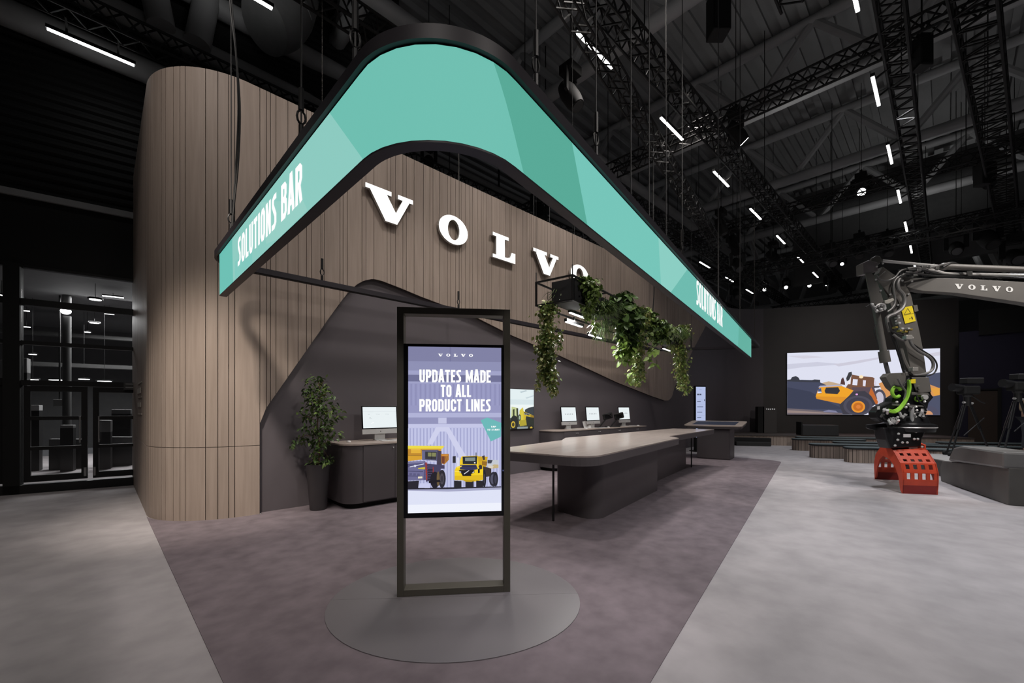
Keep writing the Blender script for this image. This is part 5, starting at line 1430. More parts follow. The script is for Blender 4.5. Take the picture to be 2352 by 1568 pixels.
# grapple: two perforated jaws
J0 = onZ(2073, 1133); J1 = onZ(2153, 1136)
wx = (J1 - J0); wx.z = 0; jw = wx.length; wx.normalize()
K0 = onZ(2010, 1100); 
ax = Vector((-wx.y, wx.x, 0))
if ax.dot(FWD) < 0: ax = -ax
def jaw(name, o, sgn):
    """o: tip corner on the floor (left end of the blade); sgn = +1 for the near jaw: the shell rises from the blade back towards the hinge."""
    prof = [(.0, .0), (-.02, .26), (-.015, .40), (.04, .57), (.26, .80), (.52, .87)]       # (towards the hinge, height)
    P = lambda u, k, off=0: o + wx * u + ax * (sgn * (prof[k][0] + off)) + UP * prof[k][1]
    shell = MB()
    rows = {1: 4, 2: 4, 3: 8}
    th = .02
    nrm = ax * (-sgn)
    def Q(u, k, t): 
        a = Vector((prof[k][0], prof[k][1])); b = Vector((prof[k + 1][0], prof[k + 1][1])); q = a + (b - a) * t
        return o + wx * u + ax * (sgn * q.x) + UP * q.y
    def panel(u0, u1, k, t0, t1):
        A = [Q(u0, k, t0), Q(u1, k, t0), Q(u1, k, t1), Q(u0, k, t1)]
        n = (A[1] - A[0]).cross(A[3] - A[0]).normalized()
        if n.dot(nrm + UP * .4) < 0: n = -n
        shell.extr(A, -n * th)
    cols = [.0, .09, .20, .245, .355, .40, .51, .555, .665, 1.0]
    hw = jw * .115; gap = (jw - 4 * hw) / 5
    e = [0]
    for i in range(4): e += [e[-1] + gap, e[-1] + gap + hw]
    e += [jw]
    def perforated(k, bands):
        """bands: list of (t0, t1) hole rows on segment k."""
        t = 0
        for a, b in bands:
            panel(0, jw, k, t, a)
            for i in range(0, 9, 2): panel(e[i], e[i + 1], k, a, b)
            t = b
        panel(0, jw, k, t, 1)
    shell.cur = 1; panel(0, jw, 0, 0, .62)
    shell.cur = 0
    panel(0, jw, 0, .62, 1.0) 
    perforated(1, [(.1, .9)]); perforated(2, [(.35, .85)]); perforated(3, [(.12, .3), (.55, .75)]); panel(0, jw, 4, 0, 1)
    j = shell.build(name, [M_red, M_redd], root)
    for u in (0, jw):
        sp_ = MB()
        inner = [(.0, 0), (.05, .06), (.10, .3), (.18, .46), (.36, .6), (.60, .66)]
        loop = [(p[0], p[1]) for p in prof] + [(.66, .84), (.66, .68)] + inner[::-1][:-1]
        V = [o + wx * (u - (.012 if u == 0 else -.012)) + ax * (sgn * a) + UP * b for a, b in loop]
        sp_.extr(V, wx * (.03 if u == 0 else -.03)); sp_.build('side_plate', M_red, j, bevel=.004)
    return j
jaw('jaw', J0, 1)
far = K0
jaw('jaw', far, -1)
mid_ = (J0 + K0) / 2 + wx * jw / 2; mb = MB()
for s in (-1, 1):
    a = J0 + wx * jw / 2 + ax * .56 + UP * .78 + wx * s * .18; b = K0 + wx * jw / 2 - ax * .56 + UP * .78 + wx * s * .18
    mb.bar(a, b, .10, .16)
mb.bar(mid_ + UP * .60, mid_ + UP * .92, .5, .42); mb.build('grapple_yoke', M_excb, root, bevel=.02)
mb = MB()
for s in (0, 1):
    a = mid_ + UP * .62; b = (J0 if s == 0 else K0) + wx * jw / 2 + ax * (.28 if s == 0 else -.28) + UP * .45
    mb.cyl(a, b, .05, 12)
mb.build('jaw_cylinder', mat('rod_grey', (.16, .16, .17), .3, .5), root, smooth=True)

# ------------------------------------------------------------------ plinth and the machine parts at the right edge
b0 = onZ(2150, 1091); b1 = onZ(2206, 1106); b2 = onZ(2400, 1112)
root = thing('display_plinth', 'low pale-topped plinth with grey sides carrying the tripods', 'plinth', (b1.x, b1.y, 0))
away = (Vector((14.24, .137, 0)) - Vector((13.406, -.211, 0))).normalized()
side = Vector((away.y, -away.x, 0))
c0_ = Vector((b1.x, b1.y)) + away.xy * -.05; 
pp = fillet([tuple(c0_), tuple(c0_ + away.xy * 2.55), tuple(c0_ + away.xy * 2.55 + side.xy * 4), tuple(c0_ + side.xy * 4)], [.12, .1, .1, .1])
mb = MB(); mb.prism(pp, 0, .365); mb.build('side', mat('plinth_grey', (.085, .082, .078), .6), root)
mb = MB(); mb.prism(pp, .365, .385); mb.build('top', mat('plinth_top', (.34, .33, .325), .8), root)

root = thing('excavator_bucket', 'dark grey machine base with rounded cover at the right edge', 'machine base', onZ(2300, 1128))
base0 = onZ(2234, 1109); base1 = onZ(2420, 1168)
dd_ = (base1 - base0).normalized(); nn_ = Vector((-dd_.y, dd_.x, 0)); nn_ = nn_ if nn_.dot(FWD) > 0 else -nn_
M_mach = mat('machine_grey', (.095, .09, .083), .5, amt=.12, scale=3)
L_ = (base1 - base0).length
prof = [(0, 0), (L_, 0), (L_, .62), (.75, .50), (.25, .47), (.05, .44), (-.04, .30), (-.02, .1)]
mb = MB(); mb.extr([base0 + dd_ * u + UP * v for u, v in prof], nn_ * .5); mb.build('body', M_mach, root, bevel=.015)
prof = [(.52, .50), (.60, .62), (.78, .80), (1.1, .86), (L_, .88), (L_, .60), (.9, .52)]
mb = MB(); mb.extr([base0 + dd_ * u + UP * v + nn_ * .06 for u, v in prof], nn_ * .5); mb.build('cover', mat('machine_pale', (.17, .165, .16), .4), root, bevel=.04)
mb = MB(); mb.tube(smooth_path([base0 + dd_ * .02 + UP * .5 - nn_ * .02, base0 + dd_ * .06 + UP * .36 - nn_ * .03, base0 + dd_ * .1 + UP * .12 - nn_ * .03, base0 + dd_ * -.02 + UP * .02 - nn_ * .03], 5), .03, 8); mb.build('rail', M_mach, root, smooth=True)
mb = MB(); mb.sphere(base0 + dd_ * .04 + UP * .52, .045, 10); mb.build('knob', M_alu, root, smooth=True)

# ------------------------------------------------------------------ camera tripods and operator
def tripod_cam(px_, yf, D_, label, hz, sgn=-1):
    g = at(px_, yf, D_); zf = .385
    root = thing('camera_tripod', label, 'camera tripod', (g.x, g.y, zf), rr)
    k = D_ / F
    def P(x, y, d=0): return Vector(((x - px_) * k, d, (yf - y) * k))
    mb = MB()
    for fx, d in ((2172, -.15), (2192, .2), (2284, .1)):
        fx = px_ + (fx - 2226)
        l = MB(); top = P(px_ - 4 + (fx - px_) * .15, 930, d * .15); ft = P(fx, yf - 4, d); md = top + (ft - top) * .5
        for s in (-.025, .025): l.bar(top + Vector((s, 0, 0)), md + Vector((s, 0, 0)), .022)
        l.bar(md, ft, .03); 
        lg = l.build('leg', M_black, root, local=True)
        f_ = MB(); f_.cyl(ft + Vector((0, -.035, 0)), ft + Vector((0, .035, 0)), .075, 16); f_.build('foot', M_blackm, lg, local=True, smooth=True)
    mb = MB(); mb.cyl(P(px_ - 4, 932), P(px_ - 4, 908), .07, 14); mb.sphere(P(px_ - 4, 906), .1, 12); mb.build('head', M_black, root, local=True, smooth=True)
    mb = MB(); mb.cyl(P(px_ - 14, 924), P(px_ + 8, 926), .028, 8); mb.build('bowl_clamp', M_alu, root, local=True, smooth=True)
    mb = MB(); c = P(px_ - 2, 896); mb.box(c, (.40, .24, .22)); cb = mb.build('camera_body', M_blackm, root, local=True, bevel=.03)
    l = MB(); l.tube([P(px_ - 14, 892), P(px_ - 40, 889)], [.085, .10], 16); l.build('lens', M_black, cb, local=True, smooth=True)
    v = MB(); v.box(P(px_ + 6, 875), (.42, .2, .13)); vf = v.build('viewfinder', M_blackm, cb, local=True, bevel=.01)
    t = MB(); t.box(P(px_ + 6, 868.5), (.40, .2, .012)); t.build('sun_hood', mat('hood_grey', (.22, .22, .23), .4), vf, local=True)
    h = MB(); h.tube([P(px_ + 6, 908), P(px_ + 26, 922), P(px_ + 36, 926)], .016, 8); h.build('pan_handle', M_black, root, local=True, smooth=True)
    s = MB(); s.cyl(P(px_ - 12, 1000, .0), P(px_ + 40, 960, .05), .012, 8); s.build('brace', M_black, root, local=True)
    return root
tripod_cam(2226, 1046, 10.85, 'black video camera on a wheeled tripod in front of the navy wall', 0)
tripod_cam(2342, 1060, 10.4, 'black video camera on a tripod at the right edge, beside the person in tan', 0)

# operator at the right edge, only the near shoulder and arm fall inside the frame
g = at(2366, 1056, 11.6); g.z = .385
root = thing('person', 'person in a tan shirt operating the camera at the right edge', 'person', g, rr)
SKIN = mat('skin', (.42, .25, .18), .55); TAN = mat('tan_cloth', (.23, .17, .11), .85, amt=.15, scale=12); JEAN = mat('dark_cloth', (.03, .032, .04), .85)
def skin_body(name, nodes, edges, root_i, m, par, sub=2):
    me = bpy.data.meshes.new(name); me.from_pydata([n[0] for n in nodes], edges, [])
    o = bpy.data.objects.new(name, me); COL.objects.link(o); o.parent = par
    sk = o.modifiers.new('skin', 'SKIN'); sk.use_smooth_shade = True
    if not me.skin_vertices: me.skin_vertices.new()
    for i, n in enumerate(nodes):
        r = n[1]; me.skin_vertices[0].data[i].radius = r if isinstance(r, tuple) else (r, r)
        me.skin_vertices[0].data[i].use_root = (i == root_i)
    ss = o.modifiers.new('sub', 'SUBSURF'); ss.levels = sub; ss.render_levels = sub
    me.materials.append(m); MW[o.name] = MW[par.name]; return o
N_ = [((0, 0, .95), .13), ((0, 0, 1.15), .13), ((0, 0, 1.38), .15), ((0, 0, 1.5), .06), ((0, -.02, 1.58), .085), ((0, -.03, 1.68), .10), ((0, -.02, 1.76), .07),
      ((-.19, 0, 1.42), .06), ((-.30, -.06, 1.16), .045), ((-.30, -.28, 1.06), .035), ((-.29, -.36, 1.05), .03),
      ((.19, 0, 1.42), .06), ((.27, -.05, 1.15), .045), ((.16, -.28, 1.05), .035), ((.13, -.36, 1.06), .03),
      ((-.10, 0, .88), .095), ((-.12, -.02, .48), .065), ((-.12, .02, .08), .045), ((-.12, -.14, .04), .04),
      ((.10, 0, .88), .095), ((.12, -.02, .48), .065), ((.12, .02, .08), .045), ((.12, -.14, .04), .04)]
E_E = [(0, 1), (1, 2), (2, 3), (3, 4), (4, 5), (5, 6), (2, 7), (7, 8), (8, 9), (9, 10), (2, 11), (11, 12), (12, 13), (13, 14), (0, 15), (15, 16), (16, 17), (17, 18), (0, 19), (19, 20), (20, 21), (21, 22)]
body = skin_body('body', N_, E_E, 0, SKIN, root)
shirt = [((0, 0, .98), .155), ((0, 0, 1.2), .15), ((0, 0, 1.38), .168), ((0, 0, 1.47), .09), ((-.19, 0, 1.42), .075), ((-.30, -.06, 1.17), .06), ((-.30, -.2, 1.09), .05), ((.19, 0, 1.42), .075), ((.27, -.05, 1.16), .06), ((.2, -.2, 1.08), .05)]
skin_body('shirt', shirt, [(0, 1), (1, 2), (2, 3), (2, 4), (4, 5), (5, 6), (2, 7), (7, 8), (8, 9)], 0, TAN, root)
tr = [((0, 0, .98), .16), ((-.10, 0, .88), .11), ((-.12, -.02, .48), .085), ((-.12, .02, .1), .07), ((.10, 0, .88), .11), ((.12, -.02, .48), .085), ((.12, .02, .1), .07)]
skin_body('trousers', tr, [(0, 1), (1, 2), (2, 3), (0, 4), (4, 5), (5, 6)], 0, JEAN, root)
mb = MB(); mb.sphere((0, -.01, 1.715), .112, 16, (.95, 1.05, .95)); mb.build('hair', mat('brown_hair', (.05, .03, .02), .8), root, local=True, smooth=True)
mb = MB()
for s in (-1, 1):
    mb.sphere((s * .035, -.118, 1.67), .013, 8); mb.sphere((s * .10, -.02, 1.66), .025, 8, (.5, 1, 1.4))
mb.sphere((0, -.135, 1.64), .018, 8, (.8, 1, 1.3)); mb.build('face', SKIN, body, local=True, smooth=True)
for s in (-1, 1):
    mb = MB(); hx_, hy, hz = (-.29, -.37, 1.05) if s < 0 else (.13, -.37, 1.06)
    for k in range(4): mb.tube([(hx_ + (k - 1.5) * .02, hy - .02, hz), (hx_ + (k - 1.5) * .022, hy - .07, hz + .005), (hx_ + (k - 1.5) * .02, hy - .09 - .005 * (1 - abs(k - 1.5)), hz - .03)], [.011, .010, .008], 6)
    mb.tube([(hx_ - s * .035, hy, hz), (hx_ - s * .055, hy - .04, hz - .01), (hx_ - s * .045, hy - .065, hz - .025)], [.013, .011, .008], 6)
    mb.build('hand_fingers', SKIN, body, local=True, smooth=True)

# ------------------------------------------------------------------ navy wall, door panel and header behind the tripods
a = onZ(2206, 1000); D0 = 17.6
pa = at(2203, 1000, D0); pb = at(2600, 1000, D0 - 3)
dn = (pb - pa); dn.z = 0; dn.normalize(); bn = Vector((-dn.y, dn.x, 0)); bn = bn if bn.dot(FWD) > 0 else -bn
Ln = 16
def nav(u, z, o=0): return Vector((pa.x, pa.y, 0)) + dn * u + UP * z + bn * o
mb = MB(); mb.extr([nav(0, 0), nav(Ln, 0), nav(Ln, 4.75), nav(0, 4.75)], bn * .2)
struct(mb.build('wall_front', mat('navy_wall', (.014, .0125, .034), .8)), 'dark navy partition wall behind the camera tripods', 'wall')
mb = MB(); mb.extr([nav(.55, 4.55, -.12), nav(Ln, 4.55, -.12), nav(Ln, 5.55, -.12), nav(.55, 5.55, -.12)], bn * .12)
struct(mb.build('trim_1', M_blackm), 'black header board above the navy partition', 'trim')
dp0 = (at(2216, 1000, D0) - pa).length; 
mb = MB(); mb.extr([nav(.25, .02, -.03), nav(1.05, .02, -.03), nav(1.05, 2.3, -.03), nav(.25, 2.3, -.03)], bn * .03)
dd0 = struct(mb.build('door_1', mat('brown_door', (.045, .028, .02), .6)), 'brown door in the navy partition', 'door')
mb = MB(); mb.bar(nav(1.1, 0, -.04), nav(1.1, 2.4, -.04), .1, .05); mb.bar(nav(.2, 2.35, -.04), nav(1.1, 2.35, -.04), .1, .05); mb.build('door_frame', M_blackm, dd0)
# small bright floodlight on the header
c = at(2300, 748.5, 17.0)
root = thing('flood_lamp', 'small bright lamp shining in front of the black header at the right', 'lamp', c)
mb = MB(); mb.cyl(c, c + FWD * .18, .10, 14); mb.bar(c + FWD * .1, c + FWD * .9, .04); mb.build('housing', M_black, root)
mb = MB(); mb.lathe([(.001, 0), (.12, 0), (.001, .01)], (0, 0, 0), 16); 
mb = MB(); mb.sphere(c - FWD * .02, .10, 12, (1.5, 1.0, .85)); mb.build('lens', emis('flood_white', (1, 1, 1), 12), root, smooth=True)

# ================================================================== hall facade on the left: glazed doors, louvred wall above
FA = onZ(0, 1136.5); FB = onZ(303.4, 1112.5); fd = (FB - FA); fd.z = 0; fd.normalize(); fn = Vector((-fd.y, fd.x, 0))
def fp(u, z, o=0): return FA + fd * u + fn * o + UP * z
M_fr = mat('facade_frame', (.012, .012, .0125), .5); M_up = mat('facade_black', (.006, .006, .006), .7); M_band = mat('facade_band', (.012, .012, .012), .8)
UL, UR = -7, 7.6
mb = MB(); mb.extr([fp(UL, 4.29), fp(UR, 4.29), fp(UR, 5.58), fp(UL, 5.58)], fn * .2)
struct(mb.build('wall_hall_band', M_band), 'flat black band over the glazed entrance', 'wall')
mb = MB(); mb.extr([fp(UL, 5.56, -.06), fp(UR, 5.56, -.06), fp(UR, 5.68, -.06), fp(UL, 5.68, -.06)], fn * .12)
struct(mb.build('trim_2', mat('trim_grey', (.42, .42, .42), .6)), 'thin grey rail along the hall wall above the entrance', 'trim')
mb = MB(); mb.extr([fp(UL, 5.6), fp(UR, 5.6), fp(UR, 13.4), fp(UL, 13.4)], fn * .3)
for k in range(44):
    z = 5.8 + k * .17
    mb.extr([fp(UL, z, 0), fp(UL, z + .04, -.05), fp(UL, z + .09, -.05), fp(UL, z + .12, 0)], fd * (UR - UL))
struct(mb.build('wall_louvre', M_up), 'black louvred hall wall above the entrance', 'wall')
def fbar(mb, u0, u1, z0, z1, o0=-.05, o1=.08): mb.extr([fp(u0, z0, o0), fp(u1, z0, o0), fp(u1, z1, o0), fp(u0, z1, o0)], fn * (o1 - o0))
# bays: mullions and transoms as window frames, glass as panes
bays = [(-4.3, -2.1), (-2.0, .06), (.27, 2.2), (2.45, 4.6)]
for i, (u0, u1) in enumerate(bays):
    mb = MB()
    fbar(mb, u0 - .07, u0, .2, 4.29); fbar(mb, u1, u1 + .07, .2, 4.29)
    for z0, z1 in ((3.54, 3.66), (2.80, 2.87), (2.03, 2.13), (4.24, 4.29)): fbar(mb, u0, u1, z0, z1)
    w = struct(mb.build('window_%d' % (i + 1), M_fr), ['leftmost glazed bay of the hall entrance', 'glazed bay beside the black mullion of the hall entrance', 'glazed bay over the double door of the hall entrance', 'glazed bay hidden behind the oak wall'][i], 'window')
    mb = MB()
    for z0, z1 in ((3.66, 4.24), (2.87, 3.54), (2.13, 2.80)): mb.extr([fp(u0, z0, .0), fp(u1, z0, .0), fp(u1, z1, .0), fp(u0, z1, .0)], fn * .01)
    if i != 2: mb.extr([fp(u0, .2, 0), fp(u1, .2, 0), fp(u1, 2.03, 0), fp(u0, 2.03, 0)], fn * .01) if i == 3 else None
    mb.build('pane', glass('clear_glass'), w)
    if i in (0, 1):
        mb = MB(); fbar(mb, u0, u1, .2, 2.03, -.02, .04); mb.build('lower_panel', M_fr, w)
mb = MB(); fbar(mb, .06, .27, 0, 4.29, -.12, .1); fbar(mb, 2.2, 2.45, 0, 4.29, -.12, .1); fbar(mb, -2.1, -2.0, 0, 4.29, -.1, .1)
struct(mb.build('trim_3', M_blackm), 'broad black mullions of the hall entrance', 'trim')
mb = MB(); fbar(mb, UL, UR, 0, .16, -.12, .1); struct(mb.build('trim_4', M_fr), 'black sill along the foot of the entrance', 'trim')
for n_, (u0, u1, hx_) in enumerate(((.30, 1.155, 1.06), (1.235, 2.12, 1.33))):
    mb = MB(); st = .085
    fbar(mb, u0, u0 + st, .2, 2.02, -.03, .03); fbar(mb, u1 - st, u1, .2, 2.02, -.03, .03)
    for z0, z1 in ((.2, .32), (.80, .865), (1.37, 1.44), (1.92, 2.02)): fbar(mb, u0 + st, u1 - st, z0, z1, -.03, .03)
    d = struct(mb.build('door_%d' % (n_ + 2), M_fr), ['left leaf of the black framed glass double door', 'right leaf of the black framed glass double door, cut by the oak wall'][n_], 'door')
    mb = MB()
    for z0, z1 in ((.32, .80), (.865, 1.37), (1.44, 1.92)): mb.extr([fp(u0 + st, z0), fp(u1 - st, z0), fp(u1 - st, z1), fp(u0 + st, z1)], fn * .01)
    mb.build('pane', glass('clear_glass'), d)
    mb = MB(); a, b = fp(hx_, .92, -.09), fp(hx_, 1.44, -.09); mb.cyl(a, b, .014, 10)
    for z in (.97, 1.40): mb.cyl(fp(hx_, z, -.09), fp(hx_, z, -.02), .009, 8)
    mb.build('handle', M_grey, d, smooth=True)
    mb = MB(); uu_ = u1 - .03 if n_ == 0 else u0 + .03; mb.cyl(fp(uu_, .25, -.05), fp(uu_, .42, -.05), .02, 8); mb.build('hinge', M_grey, d)
c = fp(1.76, 2.06, -.08); root = thing('notice_plate', 'small grey notice plate on the door head beside the oak wall', 'sign', c)
mb = MB(); mb.extr([fp(1.70, 1.98, -.09), fp(1.92, 1.98, -.09), fp(1.92, 2.13, -.09), fp(1.70, 2.13, -.09)], fn * .02); mb.build('board', mat('board_grey', (.06, .06, .06), .6), root)
mb = MB()
for z in (2.02, 2.09): mb.extr([fp(1.73, z, -.095), fp(1.89, z, -.095), fp(1.89, z + .018, -.095), fp(1.73, z + .018, -.095)], fn * .003)
mb.build('print', mat('board_print', (.3, .3, .3), .6), root)
# pale lettering on the oak wall's return (seen edge-on at the far left)
root = thing('wall_lettering', 'small pale lettering seen edge-on on the left return of the oak wall', 'lettering', (CCx - RC, 9.6, 1.5))
mb = MB(); xl = CCx - RC - .004
for (z0, z1, y0, y1) in ((2.03, 2.05, 9.3, 10.3), (1.86, 1.95, 9.5, 10.4), (1.78, 1.79, 9.3, 10.3), (1.62, 1.70, 9.5, 10.3), (1.49, 1.51, 9.3, 10.2)):
    mb.box((xl, (y0 + y1) / 2, (z0 + z1) / 2), (.006, y1 - y0, z1 - z0))
mb.build('print', mat('pale_print', (.5, .46, .4), .6), root)

# lobby behind the glass
lo = lambda u, z, o: fp(u, z, o)
mb = MB(); mb.extr([lo(-8, 4.75, .3), lo(9, 4.75, .3), lo(9, 4.75, 12), lo(-8, 4.75, 12)], UP * .1)
mb.extr([lo(-8, 0, 12), lo(9, 0, 12), lo(9, 4.75, 12), lo(-8, 4.75, 12)], fn * .2)
struct(mb.build('wall_lobby', mat('lobby_grey', (.10, .10, .102), .8)), 'dark grey lobby walls and ceiling behind the entrance glass', 'wall')
def atl(x, y, o): 
    p = onpl(x, y, FA + fn * o, fn); return p
M_dl = emis('downlight', (1, 1, 1), 6.0)
for (x, y, o, r, lab) in ((216, 632.5, .8, .10, 'round ceiling downlight nearest the entrance glass in the lobby'), (219, 688.5, 3.0, .115, 'second round ceiling downlight behind the entrance glass'), (217, 742, 6.5, .11, 'third round ceiling downlight deep in the lobby'), (200.5, 763, 7.5, .08, 'small bright ceiling downlight deep in the lobby'), (75, 814, 8, .09, 'low round lamp at the left of the lobby'), (75, 872, 6, .12, 'lamp by the lobby counter above the left door leaf'), (135, 873, 6, .2, 'wide lamp above the lobby desk'), (193, 871, 7, .13, 'small lamp above the back of the lobby'), (240, 875.5, 6, .16, 'wide lamp in the lobby near the oak wall')):
    c = atl(x, y, o); t = thing('lobby_downlight', lab, 'lamp', c, 0, 'lobby lamps')
    mb = MB(); mb.lathe([(.001, 0), (r, 0), (r, .02), (.001, .02)], c, 20); mb.build('diffuser', M_dl, t)
    mb = MB(); mb.lathe([(r + .03, .006), (r + .03, .05), (.001, .05)], c, 20); mb.build('trim_ring', M_fr, t)
    if c.z < 4.6: mb = MB(); mb.cyl(c + UP * .03, Vector((c.x, c.y, 4.75)), .006, 6); mb.build('wire', M_fr, t)
for (xa, ya, xb, yb, o, lab) in ((235, 679, 284, 684, 4, 'dotted linear lamp in the lobby near the oak wall'), (50, 713, 68, 714.5, 6, 'short linear lamp at the left of the lobby, upper one'), (51, 750, 70, 751.5, 7, 'short linear lamp at the left of the lobby, lower one'), (240, 720, 262, 722, 6, 'short linear lamp in the lobby under the upper transom'), (0, 677, 8, 679, 4, 'linear lamp cut by the picture edge in the lobby')):
    a = atl(xa, ya, o); b = atl(xb, yb, o); t = thing('lobby_linear_lamp', lab, 'lamp', (a + b) / 2, 0, 'lobby linear lamps')
    mb = MB(); mb.bar(a, b, .05, .02); mb.build('tube', emis('dim_tube', (1, 1, 1), 2.5), t)
    mb = MB(); m_ = (a + b) / 2; mb.bar(a + UP * .03, b + UP * .03, .06, .03); mb.cyl(m_, Vector((m_.x, m_.y, 4.75)), .006, 6); mb.build('housing', M_fr, t)
c = atl(153.5, 716, 5); t = thing('lobby_column', 'grey lobby column with a bright lamp at its head', 'column', (c.x, c.y, 0))
mb = MB(); mb.cyl((c.x, c.y, 0), (c.x, c.y, c.z - .12), .09, 16); mb.cyl((c.x, c.y, c.z + .1), (c.x, c.y, 4.75), .09, 16); mb.build('shaft', mat('column_grey', (.07, .07, .07), .6), t, smooth=True)
mb = MB(); mb.sphere(c - fn * .1, .11, 12, (1, 1, .8)); mb.build('lamp', M_white, t, smooth=True)
for (x0, x1, y0, y1, o, col, nm, lab, cat) in ((70, 90, 930, 943, 4, .42, 'lobby_counter', 'pale counter block seen through the left door leaf', 'counter'), (112, 196, 1008, 1022, 4, .10, 'lobby_bench', 'long grey low bench seen through the left door leaf', 'bench'), (138, 168, 976, 983, 3.4, .14, 'lobby_cabinet', 'grey cabinet seen through the left door leaf', 'cabinet'), (222, 254, 965, 992, 3.4, .12, 'lobby_machine', 'grey machine seen through the right door leaf', 'machine'), (122, 145, 917, 933, 5, .22, 'lobby_lamp_shade', 'pale glowing hood over the lobby desk', 'hood'), (222, 304, 1003, 1020, 4, .10, 'lobby_bench', 'long grey low bench seen through the right door leaf', 'bench'), (0, 8, 826, 868, 5, .16, 'lobby_screen', 'pale panel at the picture edge in the lobby', 'panel'), (52, 62, 822, 856, 5, .14, 'lobby_banner', 'narrow pale banner beside the black mullion in the lobby', 'banner'), (256, 300, 940, 950, 5, .10, 'lobby_sofa', 'grey rounded sofa seen through the right door leaf', 'sofa')):
    A = atl(x0, y1, o); B = atl(x1, y1, o); C_ = atl(x0, y0, o)
    t = thing(nm, lab, cat, ((A.x + B.x) / 2, (A.y + B.y) / 2, 0))
    z0 = 0 if nm in ('lobby_counter', 'lobby_bench', 'lobby_cabinet', 'lobby_machine', 'lobby_sofa', 'lobby_banner', 'lobby_screen') else A.z
    mg = mat('lobby_tone_%d' % int(col * 100), (col, col, col), .6)
    mb = MB(); mb.extr([A, B, B + UP * (C_.z - A.z), A + UP * (C_.z - A.z)], fn * .3); mb.build('body', mg, t, bevel=.01)
    if z0 == 0 and A.z > .05:
        mb = MB(); mb.extr([Vector((A.x, A.y, 0)), Vector((B.x, B.y, 0)), B, A], fn * .28); mb.build('base', M_fr, t)
    elif z0 > 0:
        m_ = (A + B) / 2; mb = MB(); mb.cyl(Vector((m_.x, m_.y, A.z)) + fn * .15, Vector((m_.x, m_.y, 4.745)) + fn * .15, .02, 8); mb.build('stem', M_fr, t)
lamp('AREA', 'lobby_glow', fp(1.2, 4.5, 6), 300, fp(1.2, 0, 5), (1, 1, 1), 3.0)
# lobby gallery beams crossing behind the glass
for y, o, lab in ((765, 8, 'upper gallery beam crossing the lobby behind the glass'), (836, 7, 'lower gallery beam crossing the lobby behind the glass')):
    a = atl(90, y, o); a2 = fp(-6, a.z, o); b2 = fp(8.5, a.z, o)
    t = thing('gallery_beam', lab, 'beam', a); mb = MB(); mb.bar(a2, b2, .3, .12); mb.build('rail', mat('beam_grey', (.055, .055, .055), .6), t)

# ================================================================== hall roof
ZC_ = 13.5
mb = MB(); mb.box((16, -2, ZC_ + .15), (64, 44, .1))
for k in range(86):
    y = -22 + k * .5; mb.box((16, y, ZC_ + .04), (64, .2, .12))
struct(mb.build('ceiling', M_deck), 'dark corrugated steel roof deck of the hall', 'ceiling')
mb = MB(); mb.box((43, -2, 6.7), (.3, 44, 13.4)); struct(mb.build('wall_far', mat('hall_end_grey', (.12, .12, .12), .85)), 'grey end wall of the hall', 'wall')
mb = MB(); mb.box((16, -23.5, 6.7), (64, .3, 13.4)); struct(mb.build('wall_side', M_up), 'black side wall of the hall', 'wall')
mb = MB(); mb.box((-15.5, -2, 6.7), (.3, 44, 13.4)); struct(mb.build('wall_rear', M_up), 'black rear wall of the hall', 'wall')
mb = MB(); mb.box((28.0, -6, 10.9), (.2, 24, 5.0)); struct(mb.build('wall_bulkhead', mat('bulkhead_grey', (.10, .10, .10), .9)), 'smooth grey bulkhead hanging from the roof', 'wall')

def roof_truss(x, label, y0=-20, y1=11.6, z=11.3, r=.2):
    t = thing('roof_truss', label, 'roof truss', (x, (y0 + y1) / 2, z), 0, 'tubular roof trusses')
    mb = MB(); mb.cyl((x, y0, z), (x, y1, z), r, 12); mb.cyl((x, y0, ZC_ - .15), (x, y1, ZC_ - .15), r * .8, 12); mb.build('chord', M_pipe, t, smooth=True)
    mb = MB(); n = 9; st = (y1 - y0) / n
    for k in range(n):
        ya = y0 + st * k
        mb.cyl((x, ya, z), (x, ya + st / 2, ZC_ - .15), r * .6, 8); mb.cyl((x, ya + st / 2, ZC_ - .15), (x, ya + st, z), r * .6, 8)
    mb.build('web', M_pipe, t, smooth=True)
for i, x in enumerate((4.5, 10.0, 15.5, 21.0, 26.5)): roof_truss(x, '%s grey tubular roof truss across the hall from the near end' % ORD[i])
for x, lab in ((31.5, 'far grey tubular roof truss low behind the end wall, nearer one'), (36.5, 'far grey tubular roof truss low behind the end wall, farther one')): roof_truss(x, lab, -18, 11, 8.2, .24)
def xpipe(y, z, r, lab, x0=-14, x1=40):
    t = thing('roof_pipe', lab, 'pipe', ((x0 + x1) / 2, y, z), 0, 'long roof pipes'); mb = MB(); mb.cyl((x0, y, z), (x1, y, z), r, 14); mb.build('pipe', M_pipe, t, smooth=True)
    for k in range(int(x0), int(x1), 6): mb = MB(); mb.cyl((k + .5, y, z), (k + .5, y, ZC_), .02, 6); mb.build('hanger', M_truss, t)
xpipe(11.45, 8.5, .23, 'thick grey roof pipe along the louvred hall wall, lower one'); xpipe(11.5, 9.5, .20, 'thick grey roof pipe along the louvred hall wall, middle one'); xpipe(11.3, 10.5, .22, 'thick grey roof pipe along the louvred hall wall, upper one')
xpipe(9.2, 11.0, .2, 'grey roof pipe high behind the oak wall')
for i, (a, b) in enumerate((((.9, 11.2, 9.4), (.2, 11.2, 13.4)), ((1.5, 11.2, 9.4), (2.1, 11.2, 13.4)))):
    t = thing('roof_column', ['left leg of the grey V-shaped roof column at the upper left', 'right leg of the grey V-shaped roof column at the upper left'][i], 'column', a); mb = MB(); mb.cyl(a, b, .24, 14); mb.build('tube', M_pipe, t, smooth=True)
